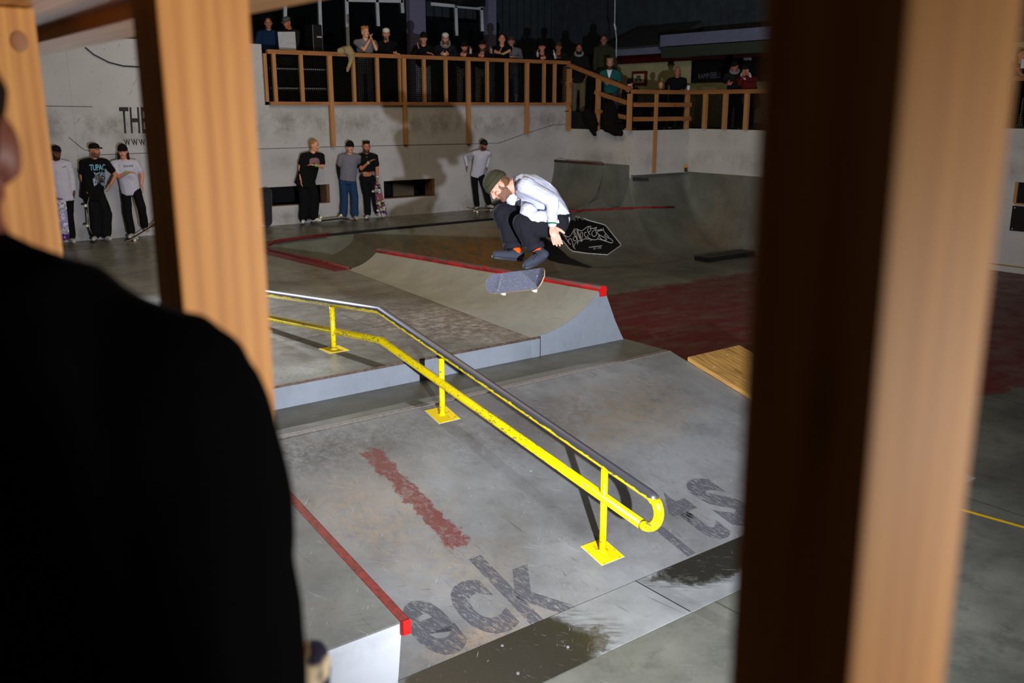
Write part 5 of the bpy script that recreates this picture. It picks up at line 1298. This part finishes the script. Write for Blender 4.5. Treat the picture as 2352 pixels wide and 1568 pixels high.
# ------------------------------------------------------------------ spectators on the upper balcony
def bal(px, y=19.0, z=FLB): q = Py(px, 200, y); return V((q.x, y, z))
def rail_person(label, px, py, y=18.98, J=None, h=1.78, b=-.2, **k):
    jj = dict(RAIL); jj['head'] = (px, py, b)
    jj.update(J or {}); return person(label, bal(px, y), h, jj, vox=.013, group='spectators on the upper balcony', **k)
BLK = (13, 13, 15)
rail_person('man in dark blue hoodie standing left of the laptop', 616, 53, 20.2, dict(pelvis=(0, 0, .95), elR=(.25, -.1, 1.15), wrR=(.1, -.25, 1.1), elL=(-.25, -.1, 1.15), wrL=(-.1, -.25, 1.1)), b=0, shirt=(18, 42, 70), pants=BLK, hairk=('short', (36, 26, 20)), skin=(170, 116, 92))
rail_person('man in grey cap bending over the laptop', 659, 52, 20.2, dict(elR=(.25, -.1, 1.15), wrR=(.1, -.3, 1.12), elL=(-.25, -.1, 1.15), wrL=(-.1, -.3, 1.12)), b=-.05, shirt=(30, 30, 24), pants=BLK, hatk=('cap', (84, 84, 88)), hairk=None, skin=(178, 112, 88), face=(-.6, -.8, -.35))
rail_person('man with curly ginger hair in grey t-shirt, hands clasped at his chin', 839, 74, 18.95, dict(elL=(836, 114, -.32), wrL=(849, 92, -.32), hdL=(.3, -.3, .9), elR=(864, 113, -.32), wrR=(856, 94, -.30), hdR=(-.3, -.3, .9)), h=1.8, shirt=(110, 108, 112), sleeve='short', pants=(84, 84, 84), hairk=('curly', (164, 108, 56)), skin=(206, 154, 128), face=(.5, -.85, .1))
rail_person('man in black shirt and white backwards cap with hand on his mouth', 887, 78, 19.0, dict(elR=(893, 112, -.30), wrR=(891, 97, -.34), hdR=(-.1, -.2, 1), elL=(868, 110, -.2), wrL=(905, 121, -.4)), shirt=BLK, pants=BLK, hatk=('capback', (205, 205, 200)), hairk=None, skin=(190, 134, 112), beard=(116, 84, 68))
rail_person('man in black beanie and glasses with folded arms at the railing', 973, 88, 18.98, dict(wrR=(982, 121, -.42), hdR=(1, -.2, -.2), wrL=(962, 112, -.35), hdL=(-.3, 0, 1)), h=1.76, shirt=BLK, pants=(176, 174, 200), hatk=('beanie', (18, 18, 18)), hairk=None, skin=(186, 130, 108), face=(.1, -1, -.1))
rail_person('man in white cap and grey hood under a dark jacket', 1023, 88, 19.0, shirt=(24, 24, 34), pants=BLK, hatk=('cap', (200, 196, 190)), hairk=None, skin=(196, 142, 118), beard=(116, 84, 68), hood=(110, 108, 112), face=(.05, -1, -.15))
rail_person('man in black beanie leaning low on the rail holding a glass', 1067, 107, 18.95, dict(wrR=(1079, 122, -.42), hdR=(.2, 0, 1)), b=-.3, shirt=BLK, pants=(120, 116, 96), hatk=('beanie', (14, 14, 14)), hairk=None, skin=(186, 124, 104), beard=(100, 70, 58), face=(0, -1, -.25))
rail_person('man in dark cap and black jacket with a drink at the rail', 1108, 105, 18.95, dict(wrR=(1126, 123, -.42), hdR=(.2, 0, 1)), b=-.28, shirt=BLK, pants=(128, 120, 98), hatk=('cap', (16, 16, 16)), hairk=None, skin=(178, 116, 96), beard=(100, 68, 56))
rail_person('man in black t-shirt leaning with clasped hands on the rail', 1153, 90, 18.95, dict(elL=(1138, 119, -.35), wrL=(1147, 121, -.42), elR=(1170, 117, -.32), wrR=(1155, 124, -.42), hdR=(-1, 0, .2), hdL=(.4, 0, 1)), shirt=BLK, sleeve='short', pants=BLK, hairk=('short', (40, 28, 22)), skin=(196, 140, 116), face=(.1, -1, .05), wristband=[('R', (90, 200, 60))])
rail_person('man in brown cap and grey top behind the man in the black t-shirt', 1174, 95, 19.35, h=1.8, shirt=(96, 98, 108), pants=(116, 126, 156), hatk=('cap', (70, 52, 34)), hairk=None, skin=(170, 120, 100))
rail_person('man in black cap with a drink, left of the pair by the railing corner', 1245, 108, 18.95, dict(wrL=(1232, 127, -.42), hdL=(.2, 0, 1)), b=-.28, shirt=BLK, pants=BLK, hatk=('cap', (14, 14, 14)), hairk=None, skin=(186, 124, 104))
rail_person('man in olive cap holding a bottle at the railing corner', 1283, 108, 18.95, dict(wrR=(1288, 132, -.42), wrL=(1278, 128, -.42), hdL=(0, 0, 1)), b=-.28, shirt=(20, 20, 18), pants=BLK, hatk=('cap', (50, 54, 38)), hairk=None, skin=(150, 94, 70))
# hand held drinks
def glass(px, py, lab, y=18.5, mat=None, h=.12):
    p = Py(px, py, y); t = empty('drinking_glass', tuple(p), 0, lab, 'glass')
    MB().tube([(0, 0, 0), (0, 0, h)], .032, 12, True, [.028, .034]).build('glass_body', mat or clearp.m, t, True); MB().tube([(0, 0, h * .05), (0, 0, h * .65)], .026, 12).build('drink', plain('drink', srgb(120, 84, 40), .3), t)
glass(1081, 124, 'clear glass in the hand of the low leaning man in black beanie', 18.50)
glass(1128, 124, 'clear glass in the hand of the man in dark cap and black jacket', 18.50)
glass(1235, 131, 'small clear glass held by the man in black cap', 18.50)
bottle('beer_bottle', Py(1276, 135, 18.50), (-.35, 0, 1), .22, .03, clearp.m, M_['silver'], 'pale bottle held by the man in the olive cap', 'bottle')
# stairs and lower balcony
def stp(px, x, z): q = Px(px, 230, x); return V((x, q.y, z))
person('bearded man in black jacket over grey shirt at the top of the stairs', stp(1328, 16.35, 3.05), 1.80, dict(RAIL, head=(1330, 112, -.05), elR=(.26, 0, 1.15), wrR=(.2, -.2, 1.0), elL=(-.26, 0, 1.15), wrL=(-.2, -.2, 1.0)), (20, 20, 22), 'long', (92, 84, 64), hairk=('short', (30, 22, 18)), skin=(150, 100, 82), beard=(30, 22, 18), vox=.013, hood=(126, 126, 130), group='spectators on the stairs and lower balcony')
person('tall man in dark green parka behind the others on the stairs', stp(1388, 17.3, 3.2), 1.86, dict(head=(1387, 92, 0)), (46, 48, 34), 'long', BLK, hairk=('short', (34, 26, 22)), skin=(150, 96, 84), vox=.013, bag=1.25, hood=(46, 48, 34), group='spectators on the stairs and lower balcony')
pO = person('blond man in teal jacket with white t-shirt leaning on the sloping rail', stp(1402, 16.35, 2.78), 1.80, dict(head=(1401, 146, -.1), elL=(.0 - .27, -.1, 1.15), wrL=(-.15, -.3, 1.1), elR=(1424, 192, -.2), wrR=(1428, 200, -.3), hdR=(-.1, 0, -1)), (24, 84, 84), 'long', (48, 50, 66), hairk=('curly', (150, 124, 92)), skin=(180, 130, 108), beard=(80, 60, 46), vox=.013)
pO['group'] = 'spectators on the stairs and lower balcony'
chest_patch(pO, [(1393, 158), (1407, 158), (1399, 182)], M_['frame'])
def lowp(px, y=16.62): q = Py(px, 230, y); return V((q.x, y, 2.742))
person('child in black hooded jacket leaning on the lower rail', lowp(1450), 1.42, dict(head=(1447, 192, -.25), elR=(1462, 203, -.3), wrR=(1449, 209, -.42), elL=(-.25, -.25, 1.0), wrL=(1441, 209, -.42), hdR=(-1, 0, .1)), BLK, 'long', BLK, hatk=('beanie', (14, 14, 16)), hairk=None, skin=(200, 146, 124), face=(-.5, -.8, -.3), vox=.012, hood=(14, 14, 16), group='spectators on the stairs and lower balcony')
person('young child in black jacket with reflective sleeve bands behind the lower rail', lowp(1519), 1.36, dict(head=(1518, 195, -.1), elR=(1532, 208, -.2), wrR=(1530, 216, -.32), elL=(1508, 208, -.2), wrL=(1524, 216, -.32), hdR=(-.2, -.2, -1), hdL=(.2, -.2, -1)), BLK, 'long', BLK, hairk=('short', (130, 92, 56)), skin=(200, 146, 120), face=(0, -1, -.3), vox=.012, wristband=[('R', (220, 225, 235)), ('L', (220, 225, 235))], group='spectators on the stairs and lower balcony')
person('balding man in plain black jumper with one hand on the lower rail', lowp(1553), 1.74, dict(head=(1556, 164, -.05), elR=(1574, 196, -.05), wrR=(1567, 206, -.35), hdR=(-.6, -.3, -.2)), BLK, 'long', BLK, hairk=('under', (50, 38, 30)), skin=(160, 108, 90), vox=.013, group='spectators on the stairs and lower balcony')
person('man in dark cap and grey hooded jacket looking at his hands', stp(1686, 18.25, 2.742), 1.78, dict(head=(1687, 152, -.1), elR=(.25, -.1, 1.15), wrR=(1682, 189, -.3), elL=(-.25, -.1, 1.15), wrL=(1672, 189, -.3)), (22, 22, 24), 'long', BLK, hatk=('cap', (18, 18, 20)), hairk=None, skin=(176, 104, 96), hood=(120, 118, 122), vox=.013, face=(-.2, -1, -.3), bag=1.1, group='spectators on the stairs and lower balcony')
person('person in dark red jacket with white hood, chin on clasped hands', stp(1716, 18.15, 2.742), 1.78, dict(head=(1712, 162, -.15), pelvis=(1730, 235, .1), elR=(1722, 184, -.2), wrR=(1712, 174, -.28), elL=(1699, 192, -.3), wrL=(1704, 178, -.3), hdR=(-.2, 0, 1), hdL=(.3, 0, 1)), (84, 18, 20), 'long', BLK, hatk=('cap', (20, 20, 22)), hairk=None, skin=(176, 118, 98), hood=(176, 178, 190), vox=.013, face=(-.6, -.8, -.2), group='spectators on the stairs and lower balcony')
U = Px(2350, 230, 20.1); person('woman with dark hair in black top behind the far right railing', V((20.1, U.y, 2.842)), 1.70, dict(head=(2346, 127, -.05), elL=(2338, 158, -.1), wrL=(2341, 168, -.3), hdL=(.3, -.5, -.3)), BLK, 'short', BLK, hairk=('long', (24, 18, 16)), skin=(186, 134, 112), vox=.013, face=(.6, -.8, 0))
paper = MB().obox(Px(2351, 146, 19.9), (0, .05, 0), (.01, 0, .09), (.003, 0, 0)).build('paper_sheet', M_['frame']); tag(paper, 'white paper held by the woman at the far right railing', 'paper')

# ------------------------------------------------------------------ spectator right in front of the camera
D0 = .86
hc = Pd(-172, 340, D0); t = empty('person', (hc.x, hc.y, 1.65), 0, 'spectator in plain black t-shirt seen from behind close to the camera', 'person')
f, u, r = fr(DD * .93 - RT * .35 - ZU * .1, ZU)
tor = Pd(20, 1250, D0 + .02); pel = V((tor.x, tor.y, 2.5)); shr = Pd(365, 960, D0); el_ = Pd(440, 1420, D0 - .02)
nk = Pd(-90, 640, D0)
mb = MB(); head_prims(mb, hc, f, u, r, .92, nk, tor); mb.cap(tor, pel, .1, .1); mb.cap(nk.lerp(shr, .3), shr, .05, .07); mb.cap(shr, el_, .07, .055); mb.cap(el_, el_ - ZU * .2, .05, .035)
hand_prims(mb, el_ - ZU * .2, -ZU, -RT, DD, 1, .4, .011)
for s in (-1, 1):
    h_ = pel + V((s * .09, -s * .03, 0)); mb.cap(h_, h_ - ZU * .42, .08, .06); mb.cap(h_ - ZU * .42, h_ - ZU * .78, .055, .04); mb.cap(h_ - ZU * .78, h_ - ZU * .8 + fw * .15, .04, .035)
b = blob(mb, .010, 'body', SKIN(120, 74, 62), t, 2); b.data.transform(Matrix.Translation(-t.location)); face_parts(t, hc, f, u, r, .92)
vb = NT('deep_black_cotton').out((.0022, .0022, .0025, 1), 1.0, .02)
mb = MB(); mb.cap(Pd(-100, 640, D0), Pd(200, 850, D0), .066, .088); mb.cap(Pd(200, 850, D0), shr, .088, .105); mb.cap(shr, Pd(425, 1230, D0), .106, .106); mb.cap(Pd(425, 1230, D0), Pd(440, 1640, D0), .106, .106)
mb.cap(Pd(-250, 760, D0), Pd(60, 900, D0), .1, .14); mb.cap(Pd(50, 980, D0), Pd(120, 1700, D0), .16, .17); mb.cap(Pd(-200, 980, D0), Pd(-200, 1700, D0), .16, .17)
o = blob(mb, .012, 'shirt', vb, t, 4, .012, 6); o.data.transform(Matrix.Translation(-t.location))
hair(t, 'short', (26, 18, 14), hc, f, u, r, .92)
def camo():
    n = NT('patterned_trousers'); v = n.noise(9, 2, .4, None, .8); col = n.mix(n.ramp(v, .50, .53), srgb(44, 42, 62), srgb(206, 190, 160)); col = n.mix(n.ramp(n.noise(7, 2, .4, n.mapping((1, 1, 1), (0, 0, 0), (4, 4, 4))), .55, .57), col, srgb(120, 84, 76)); return n.out(col, .9, .2)
mb = MB(); mb.cap(pel + V((.09, -.03, 0)), Pd(600, 1900, 1.15), .11, .08); mb.cap(Pd(600, 1900, 1.15), Pd(708, 1530, 1.32), .075, .042)
mb.cap(pel, pel - ZU * .7, .12, .1)
o = blob(mb, .012, 'trousers', camo(), t, 3, .02, 8); o.data.transform(Matrix.Translation(-t.location))
